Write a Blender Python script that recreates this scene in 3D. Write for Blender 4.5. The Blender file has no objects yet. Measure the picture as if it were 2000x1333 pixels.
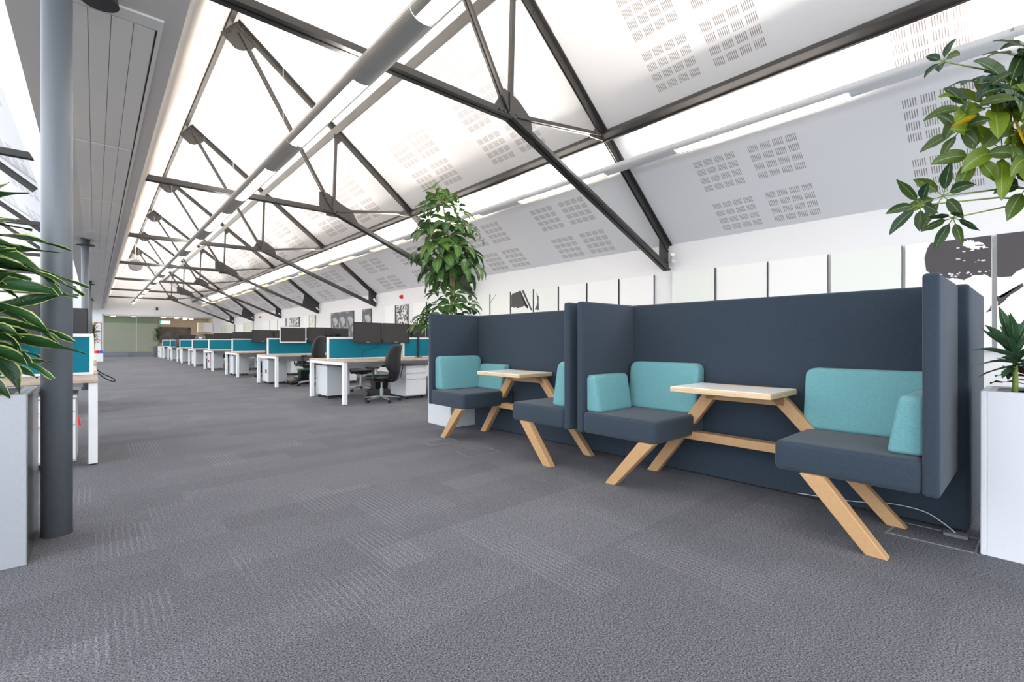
import bpy, bmesh, math, random
from math import sin, cos, pi, sqrt, atan2, radians
from mathutils import Vector, Matrix
C = bpy.context.scene.collection

# ------------------------------------------------------------------ camera
EYE = 1.06
cam_data = bpy.data.cameras.new('camera'); cam = bpy.data.objects.new('camera', cam_data); C.objects.link(cam)
cam_data.sensor_width = 36.0; cam_data.lens = 919.0/2000.0*36.0
cam_data.clip_start = 0.02; cam_data.clip_end = 300
cam.location = (0, 0, EYE); cam.rotation_euler = (radians(90), 0, -radians(41.568))
bpy.context.scene.camera = cam

# ------------------------------------------------------------------ world, exposure
world = bpy.data.worlds.new('world'); bpy.context.scene.world = world; world.use_nodes = True
bg = world.node_tree.nodes['Background']; bg.inputs[0].default_value = (0.90, 0.95, 1.0, 1); bg.inputs[1].default_value = 1.9
vs = bpy.context.scene.view_settings
vs.view_transform = 'Standard'; vs.look = 'None'; vs.gamma = 1.0; vs.use_curve_mapping = False
vs.exposure = 0.95
UP_W, DOWN_E = 62.0, 2.6

# ------------------------------------------------------------------ materials
def lin(c):
    return tuple(((x/255.0)/12.92 if x/255.0 <= 0.04045 else ((x/255.0+0.055)/1.055)**2.4) for x in c)
def mat(name, rgb, rough=0.6, metal=0.0, noise=0.0, nscale=200.0, bump=0.0, emit=0.0, ecol=None, stretch=None, sheen=0.0, spec=None):
    m = bpy.data.materials.new(name); m.use_nodes = True
    nt = m.node_tree; b = nt.nodes['Principled BSDF']
    col = lin(rgb)
    b.inputs['Base Color'].default_value = (*col, 1); b.inputs['Roughness'].default_value = rough; b.inputs['Metallic'].default_value = metal
    if spec is not None: b.inputs['Specular IOR Level'].default_value = spec
    if sheen: b.inputs['Sheen Weight'].default_value = sheen
    if emit:
        b.inputs['Emission Color'].default_value = (*(ecol or (1, 1, 1)), 1); b.inputs['Emission Strength'].default_value = emit
    if noise or bump:
        tc = nt.nodes.new('ShaderNodeTexCoord'); mp = nt.nodes.new('ShaderNodeMapping'); nt.links.new(tc.outputs['Object'], mp.inputs[0])
        if stretch: mp.inputs['Scale'].default_value = stretch
        n = nt.nodes.new('ShaderNodeTexNoise'); n.inputs['Scale'].default_value = nscale; n.inputs['Detail'].default_value = 3
        nt.links.new(mp.outputs[0], n.inputs['Vector'])
        if noise:
            r = nt.nodes.new('ShaderNodeMapRange'); r.inputs[1].default_value = 0.3; r.inputs[2].default_value = 0.7
            r.inputs[3].default_value = 1-noise; r.inputs[4].default_value = 1+noise
            nt.links.new(n.outputs['Fac'], r.inputs[0])
            mx = nt.nodes.new('ShaderNodeVectorMath'); mx.operation = 'SCALE'; mx.inputs[0].default_value = col
            nt.links.new(r.outputs[0], mx.inputs['Scale']); nt.links.new(mx.outputs[0], b.inputs['Base Color'])
        if bump:
            bp = nt.nodes.new('ShaderNodeBump'); bp.inputs['Strength'].default_value = bump; bp.inputs['Distance'].default_value = 0.002
            nt.links.new(n.outputs['Fac'], bp.inputs['Height']); nt.links.new(bp.outputs[0], b.inputs['Normal'])
    return m
class N:
    """small helper to chain math nodes"""
    def __init__(s, nt): s.nt = nt
    def m(s, op, a, b=None, c=None):
        n = s.nt.nodes.new('ShaderNodeMath'); n.operation = op
        for i, v in enumerate((a, b, c)):
            if v is None: continue
            if isinstance(v, (int, float)): n.inputs[i].default_value = v
            else: s.nt.links.new(v, n.inputs[i])
        return n.outputs[0]
M = {}
M['white'] = mat('white_paint', (238, 239, 242), 0.7)
M['ceil_plain'] = mat('ceiling_paint', (236, 236, 238), 0.8)
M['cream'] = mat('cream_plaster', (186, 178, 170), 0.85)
M['soffit'] = mat('soffit_paint', (214, 211, 208), 0.7)
M['soffit2'] = mat('soffit_strip_paint', (228, 226, 222), 0.5)
M['gap'] = mat('dark_gap', (50, 44, 42), 0.8)
M['steel'] = mat('truss_paint', (66, 64, 63), 0.42, 0.25, noise=0.08, nscale=9)
M['column'] = mat('column_paint', (108, 113, 120), 0.42, 0.1, noise=0.02, nscale=4)
M['darkring'] = mat('ring_paint', (48, 48, 50), 0.5)
M['navy'] = mat('navy_wool', (53, 64, 76), 0.95, noise=0.22, nscale=380, bump=0.35, sheen=0.15, spec=0.15)
M['teal'] = mat('teal_wool', (108, 160, 166), 0.95, noise=0.16, nscale=260, bump=0.4, sheen=0.1, spec=0.15)
M['oak'] = mat('oak', (190, 150, 107), 0.5, noise=0.05, nscale=60)
M['ply'] = mat('birch_ply_edge', (216, 188, 152), 0.5, noise=0.3, nscale=5, stretch=(1, 1, 55))
M['laminate'] = mat('white_laminate', (252, 251, 249), 0.25)
M['desk'] = mat('desk_laminate', (190, 168, 148), 0.45, noise=0.12, nscale=6, stretch=(2, 20, 2))
M['wmetal'] = mat('white_metal', (240, 240, 242), 0.4)
M['gmetal'] = mat('grey_metal', (205, 208, 212), 0.45)
M['screen'] = mat('screen_fabric', (0, 116, 138), 0.95, noise=0.1, nscale=300)
M['black'] = mat('black_plastic', (28, 28, 30), 0.45)
M['display'] = mat('monitor_back', (53, 51, 52), 0.5, noise=0.12, nscale=90)
M['display2'] = mat('monitor_blue_grey', (84, 94, 106), 0.35)
M['leather'] = mat('chair_black', (38, 38, 40), 0.42, noise=0.1, nscale=30)
M['alu'] = mat('cast_alu', (176, 180, 184), 0.35, 0.7)
M['planter'] = mat('planter_white', (216, 218, 224), 0.35, noise=0.015, nscale=60)
M['planter_l'] = mat('planter_silver', (166, 169, 176), 0.4, 0.15, noise=0.03, nscale=60)
M['planter_side'] = mat('planter_brushed_side', (150, 147, 145), 0.22, 0.85, noise=0.08, nscale=8, stretch=(1, 1, 6))
M['bark'] = mat('bark_chips', (98, 68, 54), 0.9, noise=0.5, nscale=55, bump=1)
M['wood_stem'] = mat('stem_bark', (150, 128, 96), 0.8, noise=0.25, nscale=40)
M['green_stem'] = mat('stem_green', (120, 140, 62), 0.6, noise=0.3, nscale=60, stretch=(1, 1, 4))
M['red'] = mat('red_plastic', (225, 40, 32), 0.4)
M['green'] = mat('green_plastic', (30, 190, 110), 0.4)
M['orange'] = mat('orange_wood', (205, 120, 70), 0.6)
M['blue'] = mat('blue_plastic', (40, 90, 200), 0.4)
M['yellow'] = mat('yellow_plastic', (235, 190, 60), 0.4)
M['tan'] = mat('tan_wall', (226, 212, 194), 0.8)
M['glass_g'] = mat('splashback', (96, 92, 92), 0.45, noise=0.5, nscale=1.6)
M['lit'] = mat('lamp_tube_diffuser', (255, 250, 240), 0.4, emit=DOWN_E, ecol=(1.0, 0.95, 0.87))
M['louvre'] = mat('louvre_brass', (236, 220, 190), 0.3, 0.5)
M['lampgrey'] = mat('lamp_housing', (176, 175, 171), 0.5, 0.1)
M['lampwhite'] = mat('lamp_housing_pale', (214, 217, 221), 0.45, 0.1)
M['disclight'] = mat('disc_lamp', (255, 240, 220), 0.4, emit=2.5, ecol=(1.0, 0.93, 0.82))
M['clear'] = mat('clear_plastic', (122, 127, 132), 0.25)
M['canvas'] = mat('canvas_white', (247, 248, 248), 0.6)
M['canvas_tint'] = mat('canvas_green_tint', (238, 243, 239), 0.6)
M['canvas_edge'] = mat('canvas_edge', (88, 88, 96), 0.6)
M['ink'] = mat('print_black', (72, 69, 74), 0.6)
M['pot_grey'] = mat('pot_grey', (98, 100, 108), 0.7)
M['exit_green'] = mat('exit_green', (0, 150, 90), 0.5, emit=0.5, ecol=(0, .5, .3))
M['exit_white'] = mat('exit_white', (250, 255, 252), 0.5, emit=0.9)
M['step'] = mat('step_carpet', (112, 118, 126), 0.95)
M['terrac'] = mat('brown_pot', (110, 66, 52), 0.7)
M['basket'] = mat('brown_leather', (84, 64, 62), 0.7)

def leaf_mat(name, c1, c2, edge=None, rough=0.38):
    m = bpy.data.materials.new(name); m.use_nodes = True; nt = m.node_tree; b = nt.nodes['Principled BSDF']; k = N(nt)
    uv = nt.nodes.new('ShaderNodeUVMap'); sp = nt.nodes.new('ShaderNodeSeparateXYZ'); nt.links.new(uv.outputs[0], sp.inputs[0])
    at = nt.nodes.new('ShaderNodeAttribute'); at.attribute_name = 'tone'
    mx = nt.nodes.new('ShaderNodeMix'); mx.data_type = 'RGBA'; mx.inputs[6].default_value = (*lin(c1), 1); mx.inputs[7].default_value = (*lin(c2), 1)
    nt.links.new(at.outputs['Fac'], mx.inputs[0])
    off = k.m('ABSOLUTE', k.m('SUBTRACT', sp.outputs[0], 0.5))
    if edge:
        f = k.m('GREATER_THAN', off, 0.43); col2 = edge
    else:
        f = k.m('MULTIPLY', k.m('LESS_THAN', off, 0.03), 0.6); col2 = (150, 180, 110)
    m2 = nt.nodes.new('ShaderNodeMix'); m2.data_type = 'RGBA'; nt.links.new(f, m2.inputs[0]); nt.links.new(mx.outputs[2], m2.inputs[6]); m2.inputs[7].default_value = (*lin(col2), 1)
    nt.links.new(m2.outputs[2], b.inputs['Base Color']); b.inputs['Roughness'].default_value = rough
    # side veins
    w = k.m('SINE', k.m('MULTIPLY', k.m('ADD', sp.outputs[1], k.m('MULTIPLY', off, -0.5)), 70.0))
    bp = nt.nodes.new('ShaderNodeBump'); bp.inputs['Strength'].default_value = 0.12; bp.inputs['Distance'].default_value = 0.004
    nt.links.new(w, bp.inputs['Height']); nt.links.new(bp.outputs[0], b.inputs['Normal'])
    tr = nt.nodes.new('ShaderNodeBsdfTranslucent'); nt.links.new(m2.outputs[2], tr.inputs[0])
    ms = nt.nodes.new('ShaderNodeMixShader'); ms.inputs[0].default_value = 0.22
    out = nt.nodes['Material Output']; nt.links.new(b.outputs[0], ms.inputs[1]); nt.links.new(tr.outputs[0], ms.inputs[2]); nt.links.new(ms.outputs[0], out.inputs[0])
    return m
M['leaf_umbrella'] = leaf_mat('umbrella_leaf', (30, 60, 36), (112, 134, 26))
M['leaf_dark'] = leaf_mat('umbrella_leaf_tree', (44, 82, 48), (98, 138, 54))
M['leaf_strap'] = leaf_mat('strap_leaf', (20, 50, 30), (42, 84, 38), edge=(190, 200, 112))
M['leaf_plain'] = leaf_mat('cordyline_leaf', (30, 62, 46), (70, 104, 72))
M['leaf_red'] = leaf_mat('burgundy_leaf', (58, 26, 30), (88, 40, 40))
M['leaf_far'] = leaf_mat('far_palm_leaf', (34, 66, 36), (84, 112, 60))

def carpet_mat():
    m = bpy.data.materials.new('carpet_tiles'); m.use_nodes = True; nt = m.node_tree; b = nt.nodes['Principled BSDF']; k = N(nt)
    tc = nt.nodes.new('ShaderNodeTexCoord'); sp = nt.nodes.new('ShaderNodeSeparateXYZ'); nt.links.new(tc.outputs['Object'], sp.inputs[0])
    x, y = sp.outputs[0], sp.outputs[1]
    def white(cx, cy, seed):
        cb = nt.nodes.new('ShaderNodeCombineXYZ'); nt.links.new(cx, cb.inputs[0]); nt.links.new(cy, cb.inputs[1]); cb.inputs[2].default_value = seed
        wn = nt.nodes.new('ShaderNodeTexWhiteNoise'); wn.noise_dimensions = '3D'; nt.links.new(cb.outputs[0], wn.inputs['Vector']); return wn.outputs['Value']
    def noise(sc, det=2, rough=.5):
        n = nt.nodes.new('ShaderNodeTexNoise'); n.inputs['Scale'].default_value = sc; n.inputs['Detail'].default_value = det; n.inputs['Roughness'].default_value = rough
        nt.links.new(tc.outputs['Object'], n.inputs['Vector']); return n.outputs['Fac']
    # half metre tiles, each holding a random arrangement of quarter patches
    ty = k.m('FLOOR', k.m('DIVIDE', y, 0.25)); tx = k.m('FLOOR', k.m('DIVIDE', k.m('ADD', x, k.m('MULTIPLY', ty, 0.37)), 1.0))
    qx = k.m('FLOOR', k.m('DIVIDE', x, 0.25)); qy = k.m('FLOOR', k.m('DIVIDE', k.m('ADD', y, k.m('MULTIPLY', qx, 0.13)), 0.5))
    r1 = white(tx, ty, 1.0); r2 = white(qx, qy, 5.0)
    fine = noise(150, 5, .85); grain = noise(420, 1); mid = noise(1.1, 2); big = noise(0.35, 1)
    rib = k.m('MAXIMUM', k.m('SINE', k.m('MULTIPLY', k.m('ADD', x, k.m('MULTIPLY', grain, 0.006)), 2*pi/0.028)), 0.0)
    msk = k.m('MULTIPLY', k.m('GREATER_THAN', r2, 0.66), k.m('MINIMUM', k.m('MULTIPLY', k.m('MAXIMUM', k.m('SUBTRACT', mid, 0.40), 0.0), 7.0), 1.0))
    val = k.m('ADD', k.m('ADD', 1.0, k.m('MULTIPLY', k.m('SUBTRACT', fine, 0.5), 9.5)), k.m('MULTIPLY', k.m('SUBTRACT', grain, 0.5), 1.6))
    val = k.m('ADD', val, k.m('MULTIPLY', k.m('MULTIPLY', k.m('MULTIPLY', rib, msk), k.m('MAXIMUM', k.m('SUBTRACT', fine, 0.36), 0.0)), 2.6))
    val = k.m('MULTIPLY', val, k.m('ADD', 0.90, k.m('MULTIPLY', r1, 0.20)))
    val = k.m('MULTIPLY', val, k.m('ADD', 0.84, k.m('MULTIPLY', big, 0.32)))
    val = k.m('MAXIMUM', val, 0.12)
    mx = nt.nodes.new('ShaderNodeMix'); mx.data_type = 'RGBA'; nt.links.new(fine, mx.inputs[0])
    mx.inputs[6].default_value = (0.100, 0.097, 0.120, 1); mx.inputs[7].default_value = (0.142, 0.149, 0.158, 1)
    sc = nt.nodes.new('ShaderNodeVectorMath'); sc.operation = 'SCALE'; nt.links.new(mx.outputs[2], sc.inputs[0]); nt.links.new(val, sc.inputs['Scale'])
    nt.links.new(sc.outputs[0], b.inputs['Base Color']); b.inputs['Roughness'].default_value = 0.95; b.inputs['Specular IOR Level'].default_value = 0.25
    b.inputs['Sheen Weight'].default_value = 0.03; b.inputs['Sheen Roughness'].default_value = 0.5; b.inputs['Sheen Tint'].default_value = (.95, .95, 1, 1)
    bp = nt.nodes.new('ShaderNodeBump'); bp.inputs['Strength'].default_value = 0.5; bp.inputs['Distance'].default_value = 0.004
    nt.links.new(fine, bp.inputs['Height']); nt.links.new(bp.outputs[0], b.inputs['Normal'])
    return m
M['carpet'] = carpet_mat()

def slot_mat():
    """white acoustic lining: UV.x = metres along the hall, UV.y = metres up the slope from the eaves"""
    m = bpy.data.materials.new('perforated_lining'); m.use_nodes = True; nt = m.node_tree; b = nt.nodes['Principled BSDF']; k = N(nt)
    uv = nt.nodes.new('ShaderNodeUVMap'); sp = nt.nodes.new('ShaderNodeSeparateXYZ'); nt.links.new(uv.outputs[0], sp.inputs[0])
    y, s = sp.outputs[0], sp.outputs[1]
    yb = k.m('FLOORED_MODULO', k.m('SUBTRACT', y, 4.34), 5.71)          # bay coordinate
    def inside(v, a, w): return k.m('MULTIPLY', k.m('GREATER_THAN', v, a), k.m('LESS_THAN', v, a+w))
    def local(v, starts, w):
        loc, on = None, None
        for a in starts:
            i = inside(v, a, w); l = k.m('MULTIPLY', i, k.m('SUBTRACT', v, a))
            loc = l if loc is None else k.m('ADD', loc, l); on = i if on is None else k.m('ADD', on, i)
        return loc, on
    ly, oy = local(yb, (1.05, 1.80, 3.38, 4.13), 0.575)
    ls, os_ = local(s, (0.105, 0.875, 1.625, 2.53, 3.22, 3.92, 4.86, 5.56, 6.26), 0.545)
    cell = k.m('FLOORED_MODULO', ly, 0.1500); row = k.m('FLOORED_MODULO', ls, 0.1430)
    a = k.m('MULTIPLY', k.m('LESS_THAN', cell, 0.114), k.m('LESS_THAN', row, 0.100))
    sl = k.m('LESS_THAN', k.m('FLOORED_MODULO', cell, 0.0205), 0.0085)
    mask = k.m('MULTIPLY', k.m('MULTIPLY', a, sl), k.m('MULTIPLY', oy, os_))
    mx = nt.nodes.new('ShaderNodeMix'); mx.data_type = 'RGBA'; nt.links.new(mask, mx.inputs[0])
    mx.inputs[6].default_value = (*lin((234, 236, 240)), 1); mx.inputs[7].default_value = (*lin((150, 140, 138)), 1)
    nt.links.new(mx.outputs[2], b.inputs['Base Color']); b.inputs['Roughness'].default_value = 0.75
    return m
M['slots'] = slot_mat()

def frosted_mat():
    m = bpy.data.materials.new('frosted_green_glass'); m.use_nodes = True; nt = m.node_tree; b = nt.nodes['Principled BSDF']; k = N(nt)
    tc = nt.nodes.new('ShaderNodeTexCoord'); sp = nt.nodes.new('ShaderNodeSeparateXYZ'); nt.links.new(tc.outputs['Object'], sp.inputs[0])
    fr = k.m('LESS_THAN', sp.outputs[2], 2.05)
    b.inputs['Base Color'].default_value = (*lin((196, 214, 198)), 1); b.inputs['Roughness'].default_value = 0.04
    b.inputs['Transmission Weight'].default_value = 0.9; b.inputs['IOR'].default_value = 1.1
    d = nt.nodes.new('ShaderNodeBsdfDiffuse'); d.inputs[0].default_value = (*lin((164, 169, 154)), 1)
    ms = nt.nodes.new('ShaderNodeMixShader'); nt.links.new(k.m('MULTIPLY', fr, 0.70), ms.inputs[0]); nt.links.new(b.outputs[0], ms.inputs[1]); nt.links.new(d.outputs[0], ms.inputs[2])
    nt.links.new(ms.outputs[0], nt.nodes['Material Output'].inputs[0])
    return m
M['frost'] = frosted_mat()

def print_mat(name, scale, thr, dark=(70, 70, 74), light=(206, 210, 212), dist=1.0):
    m = bpy.data.materials.new(name); m.use_nodes = True; nt = m.node_tree; b = nt.nodes['Principled BSDF']; k = N(nt)
    tc = nt.nodes.new('ShaderNodeTexCoord'); n = nt.nodes.new('ShaderNodeTexNoise'); n.inputs['Scale'].default_value = scale; n.inputs['Detail'].default_value = 4
    n.inputs['Distortion'].default_value = dist
    nt.links.new(tc.outputs['Object'], n.inputs['Vector'])
    r = nt.nodes.new('ShaderNodeMapRange'); r.inputs[1].default_value = thr-0.02; r.inputs[2].default_value = thr+0.02; nt.links.new(n.outputs['Fac'], r.inputs[0])
    mx = nt.nodes.new('ShaderNodeMix'); mx.data_type = 'RGBA'; nt.links.new(r.outputs[0], mx.inputs[0]); mx.inputs[6].default_value = (*lin(dark), 1); mx.inputs[7].default_value = (*lin(light), 1)
    nt.links.new(mx.outputs[2], b.inputs['Base Color']); b.inputs['Roughness'].default_value = 0.6
    return m
M['print_grey'] = print_mat('print_grey', 2.2, 0.5, (96, 100, 104), (172, 176, 178))
M['print_bw'] = print_mat('print_black_white', 6, 0.5, (52, 52, 54), (236, 236, 234), 2.0)
M['print_pale'] = print_mat('print_pale', 4, 0.5, (206, 212, 196), (240, 242, 236), 2.0)

# ------------------------------------------------------------------ mesh builder
class MB:
    def __init__(s): s.v = []; s.f = []; s.uv = None; s.tone = None
    def add(s, vs_, fs_):
        o = len(s.v); s.v += [tuple(p) for p in vs_]; s.f += [tuple(i+o for i in q) for q in fs_]; return s
    def box(s, x0, x1, y0, y1, z0, z1):
        return s.add([(x0,y0,z0),(x1,y0,z0),(x1,y1,z0),(x0,y1,z0),(x0,y0,z1),(x1,y0,z1),(x1,y1,z1),(x0,y1,z1)],
                     [(3,2,1,0),(4,5,6,7),(0,1,5,4),(1,2,6,5),(2,3,7,6),(3,0,4,7)])
    def hexa(s, a, b):     # two quads a (bottom loop) b (top loop)
        return s.add(list(a)+list(b), [(3,2,1,0),(4,5,6,7),(0,1,5,4),(1,2,6,5),(2,3,7,6),(3,0,4,7)])
    def bar(s, p, q, w, h, side=(0,1,0), off=0.0, lat=0.0):
        """box from p to q, width w along side, height h along the third axis; off/lat shift the section"""
        p = Vector(p); q = Vector(q); d = (q-p).normalized(); sd = Vector(side); sd = (sd-d*sd.dot(d)).normalized(); up = sd.cross(d)
        if up.z < 0 or (abs(up.z) < 1e-6 and up.x < 0): up = -up
        o = up*off + sd*lat
        a = [p+o+sd*i*w/2+up*j*h/2 for i, j in ((-1,-1),(1,-1),(1,1),(-1,1))]
        b = [q+o+sd*i*w/2+up*j*h/2 for i, j in ((-1,-1),(1,-1),(1,1),(-1,1))]
        return s.hexa(a, b)
    def cyl(s, p, q, r, n=16, r2=None, caps=True):
        p = Vector(p); q = Vector(q); d = (q-p).normalized(); r2 = r if r2 is None else r2
        a = d.orthogonal().normalized(); b = d.cross(a)
        vs_ = [p+(a*cos(2*pi*i/n)+b*sin(2*pi*i/n))*r for i in range(n)] + [q+(a*cos(2*pi*i/n)+b*sin(2*pi*i/n))*r2 for i in range(n)]
        fs_ = [(i, (i+1) % n, n+(i+1) % n, n+i) for i in range(n)]
        if caps: fs_ += [tuple(range(n-1, -1, -1)), tuple(range(n, 2*n))]
        return s.add(vs_, fs_)
    def curve(s, pts, r, n=8, k=5):
        P = [Vector(p) for p in pts]; out = []
        for i in range(len(P)-1):
            a, b_, c, d = P[max(i-1, 0)], P[i], P[i+1], P[min(i+2, len(P)-1)]
            for j in range(k):
                t = j/k; out.append(.5*((2*b_)+(c-a)*t+(2*a-5*b_+4*c-d)*t*t+(3*b_-a-3*c+d)*t**3))
        return s.tube(out+[P[-1]], r, n)
    def tube(s, pts, r, n=8):
        pts = [Vector(p) for p in pts]; m = len(pts); rr = r if isinstance(r, (list, tuple)) else [r]*m
        rings = []
        ref = Vector((0.3, 0.2, 1)).normalized()
        for i, p in enumerate(pts):
            d = (pts[min(i+1, m-1)]-pts[max(i-1, 0)]).normalized()
            a = d.cross(ref)
            if a.length < 1e-3: a = d.orthogonal()
            a.normalize(); b = d.cross(a)
            rings += [p+(a*cos(2*pi*k/n)+b*sin(2*pi*k/n))*rr[i] for k in range(n)]
        fs_ = [(i*n+k, i*n+(k+1) % n, (i+1)*n+(k+1) % n, (i+1)*n+k) for i in range(m-1) for k in range(n)]
        fs_ += [tuple(range(n-1, -1, -1)), tuple(range((m-1)*n, m*n))]
        return s.add(rings, fs_)
    def prism(s, poly, a, b, axis='y'):
        """poly of 2D points extruded from a to b along axis"""
        def P(u, v, t): return {'y': (u, t, v), 'x': (t, u, v), 'z': (u, v, t)}[axis]
        n = len(poly)
        return s.add([P(u, v, a) for u, v in poly]+[P(u, v, b) for u, v in poly],
                     [(i, (i+1) % n, n+(i+1) % n, n+i) for i in range(n)]+[tuple(range(n-1, -1, -1)), tuple(range(n, 2*n))])
    def dome(s, c, nrm, r, h, n=7):
        c = Vector(c); d = Vector(nrm).normalized(); a = d.orthogonal().normalized(); b = d.cross(a)
        v1 = [c+(a*cos(2*pi*i/n)+b*sin(2*pi*i/n))*r for i in range(n)]; v2 = [c+d*h*.75+(a*cos(2*pi*i/n)+b*sin(2*pi*i/n))*r*.65 for i in range(n)]
        return s.add(v1+v2+[c+d*h], [(i, (i+1) % n, n+(i+1) % n, n+i) for i in range(n)]+[(n+i, n+(i+1) % n, 2*n) for i in range(n)])
    def build(s, name, m, parent=None, bevel=0.0, seg=2, smooth=False, off=(0, 0, 0), kind=None):
        me = bpy.data.meshes.new(name); o3 = Vector(off)
        me.from_pydata([tuple(Vector(p)-o3) for p in s.v], [], s.f)
        bm = bmesh.new(); bm.from_mesh(me)
        if s.uv is None: bmesh.ops.recalc_face_normals(bm, faces=bm.faces)
        if bevel:
            bmesh.ops.bevel(bm, geom=list(bm.edges), offset=bevel, segments=seg, profile=0.5, affect='EDGES')
        bm.to_mesh(me); bm.free()
        if s.uv is not None:
            ul = me.uv_layers.new(name='UVMap')
            for lp in me.loops: ul.data[lp.index].uv = s.uv[lp.vertex_index]
        if s.tone is not None:
            at = me.attributes.new('tone', 'FLOAT', 'POINT')
            for i, t in enumerate(s.tone): at.data[i].value = t
        if smooth:
            for p in me.polygons: p.use_smooth = True
        me.materials.append(m)
        ob = bpy.data.objects.new(name, me); C.objects.link(ob)
        if smooth and bevel: pass
        if parent is not None: ob.parent = parent
        if kind: ob['kind'] = kind
        return ob

def tag(o, label, cat, group=None):
    o['label'] = label; o['category'] = cat
    if group: o['group'] = group
    return o
def thing(name, label, cat, loc=(0, 0, 0), rz=0.0, group=None):
    o = bpy.data.objects.new(name, None); C.objects.link(o); o.location = loc; o.rotation_euler = (0, 0, rz); o.empty_display_size = 0.1
    return tag(o, label, cat, group)
KIDS = {}
def copy_tree(o, parent=None, loc=None, rz=None, label=None):
    c = o.copy(); C.objects.link(c)
    if parent is not None: c.parent = parent
    if loc is not None: c.location = loc
    if rz is not None: c.rotation_euler = (0, 0, rz)
    if label: c['label'] = label
    for ch in list(o.children):
        if ch.type in ('MESH', 'EMPTY', 'LIGHT'): copy_tree(ch, c)
    return c
def struct(mb, name, m, **k):
    return mb.build(name, m, kind='structure', **k)
ORD = ['first', 'second', 'third', 'fourth', 'fifth', 'sixth', 'seventh', 'eighth', 'ninth', 'tenth', 'eleventh', 'twelfth', 'thirteenth', 'fourteenth']

# ------------------------------------------------------------------ room shell
K = 7.5/9.0
YN, YE = -5.0, 43.6                  # hall from behind the viewer to the end wall
SL = 0.794                           # roof slope
AX, AZ = 1.96, 7.135                 # ridge
WX, EZ = 7.5, 2.735                  # right wall, eaves
LEN = sqrt((WX-AX)**2+(AZ-EZ)**2)
struct(MB().box(-16, WX+.3, YN, YE+9, -0.12, 0), 'floor', M['carpet'])
struct(MB().box(WX, WX+.25, YN, YE+.3, 0, EZ+.25), 'wall_right', M['white'])
def slope_panel(x_lo, z_lo, x_hi, z_hi, m, name):
    L = sqrt((x_hi-x_lo)**2+(z_hi-z_lo)**2); nx, nz = (x_hi-x_lo)/L, (z_hi-z_lo)/L; ox, oz = -nz*0.12*(-1 if nx < 0 else 1)*-1, 0.12*abs(nx)
    mb = MB(); mb.add([(x_lo,YN,z_lo),(x_lo,YE,z_lo),(x_hi,YE,z_hi),(x_hi,YN,z_hi),(x_lo+ox,YN,z_lo+oz),(x_lo+ox,YE,z_lo+oz),(x_hi+ox,YE,z_hi+oz),(x_hi+ox,YN,z_hi+oz)],
                      [(0,1,2,3),(7,6,5,4),(0,4,5,1),(1,5,6,2),(2,6,7,3),(3,7,4,0)])
    mb.uv = [(YN, 0), (YE, 0), (YE, L), (YN, L)]*2
    return struct(mb, name, m)
slope_panel(WX, EZ, AX, AZ, M['slots'], 'ceiling')
# steep side of the valley box, rising to the ridge
def strip(poly, name, m):           # polyline in XZ thickened to one side
    mb = MB(); n = len(poly)
    mb.prism(poly, YN, YE, 'y'); return struct(mb, name, m)
strip([(0.468, 3.28), (0.66, 3.84), (1.86, 7.10), (1.97, 7.16), (1.97, 7.26), (1.76, 7.24), (0.50, 3.9), (0.30, 3.33)], 'wall_left', M['cream'])
strip([(-0.44, 3.28), (-0.27, 3.33), (-0.62, 4.0), (-0.84, 4.10)], 'wall_left', M['ceil_plain'])
slope_panel(-0.82, 4.06, -5.54, 7.8, M['slots'], 'ceiling')
# valley soffit with inset metal tray strips
sof = struct(MB().box(-0.44, 0.468, YN, YE, 3.28, 3.34), 'ceiling', M['soffit'])
T = thing('ceiling_tray', 'long flat grey service tray recessed in the soffit beside the near column', 'ceiling tray', (0.07, 4.1, 3.27))
yy = 4.17; kk = 0
strips = MB(); gaps = MB(); frame = MB()
frame.box(-0.155, 0.36, 4.04, 4.17, 3.265, 3.285); frame.box(0.335, 0.36, 4.17, 43, 3.265, 3.285)
while yy < 42:
    y2 = yy+2.81
    for a in range(4):
        x0 = -0.155+a*0.1195
        strips.box(x0+.002, x0+.1175, yy+.02, y2-.02, 3.266, 3.282)
    gaps.box(0.328, 0.335, yy, y2, 3.274, 3.282)
    yy = y2+.02
strips.build('tray_strip', M['soffit2'], T, off=T.location); gaps.build('shadow_gap', M['gap'], T, off=T.location); frame.build('tray_frame', M['soffit2'], T, off=T.location)

# end wall with the wide opening
ob_x0, ob_x1, ob_z = 0.42, 7.05, 2.9
w = MB()
w.box(-16, ob_x0, YE, YE+.25, 0, 3.6); w.box(ob_x1, WX, YE, YE+.25, 0, 3.6); w.box(ob_x0, ob_x1, YE, YE+.25, ob_z, 3.6)
w.box(-16, WX, YE, YE+.25, 3.6, 8.2)
struct(w, 'wall_back', M['white'])
struct(MB().box(ob_x0, ob_x1+.05, YE-.06, YE+.02, ob_z-.06, ob_z+.05), 'trim_1', M['gmetal'])
struct(MB().box(ob_x0-.05, ob_x0+.04, YE-.06, YE+.02, 0, ob_z+.05), 'trim_2', M['gmetal'])
struct(MB().box(-7.0, -0.6, YE-.1, YE, 2.2, 2.32), 'trim_3', M['gmetal'])
# kitchen recess behind
kz = MB(); kz.box(ob_x0, ob_x1+1, YE+6, YE+6.2, 0, 3.0); kz.box(ob_x1+.4, ob_x1+.6, YE+.25, YE+6, 0, 3.0); kz.box(ob_x0-.2, ob_x0, YE+.25, YE+6, 0, 3)
struct(kz, 'wall_kitchen', M['tan'])
struct(MB().box(ob_x0-.2, ob_x1+.6, YE+.25, YE+6.2, 2.95, 3.05), 'ceiling', M['tan'])
struct(MB().box(3.75, 6.3, YE+5.93, YE+6.0, 0.9, 2.25), 'window_1', M['glass_g'])
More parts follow.
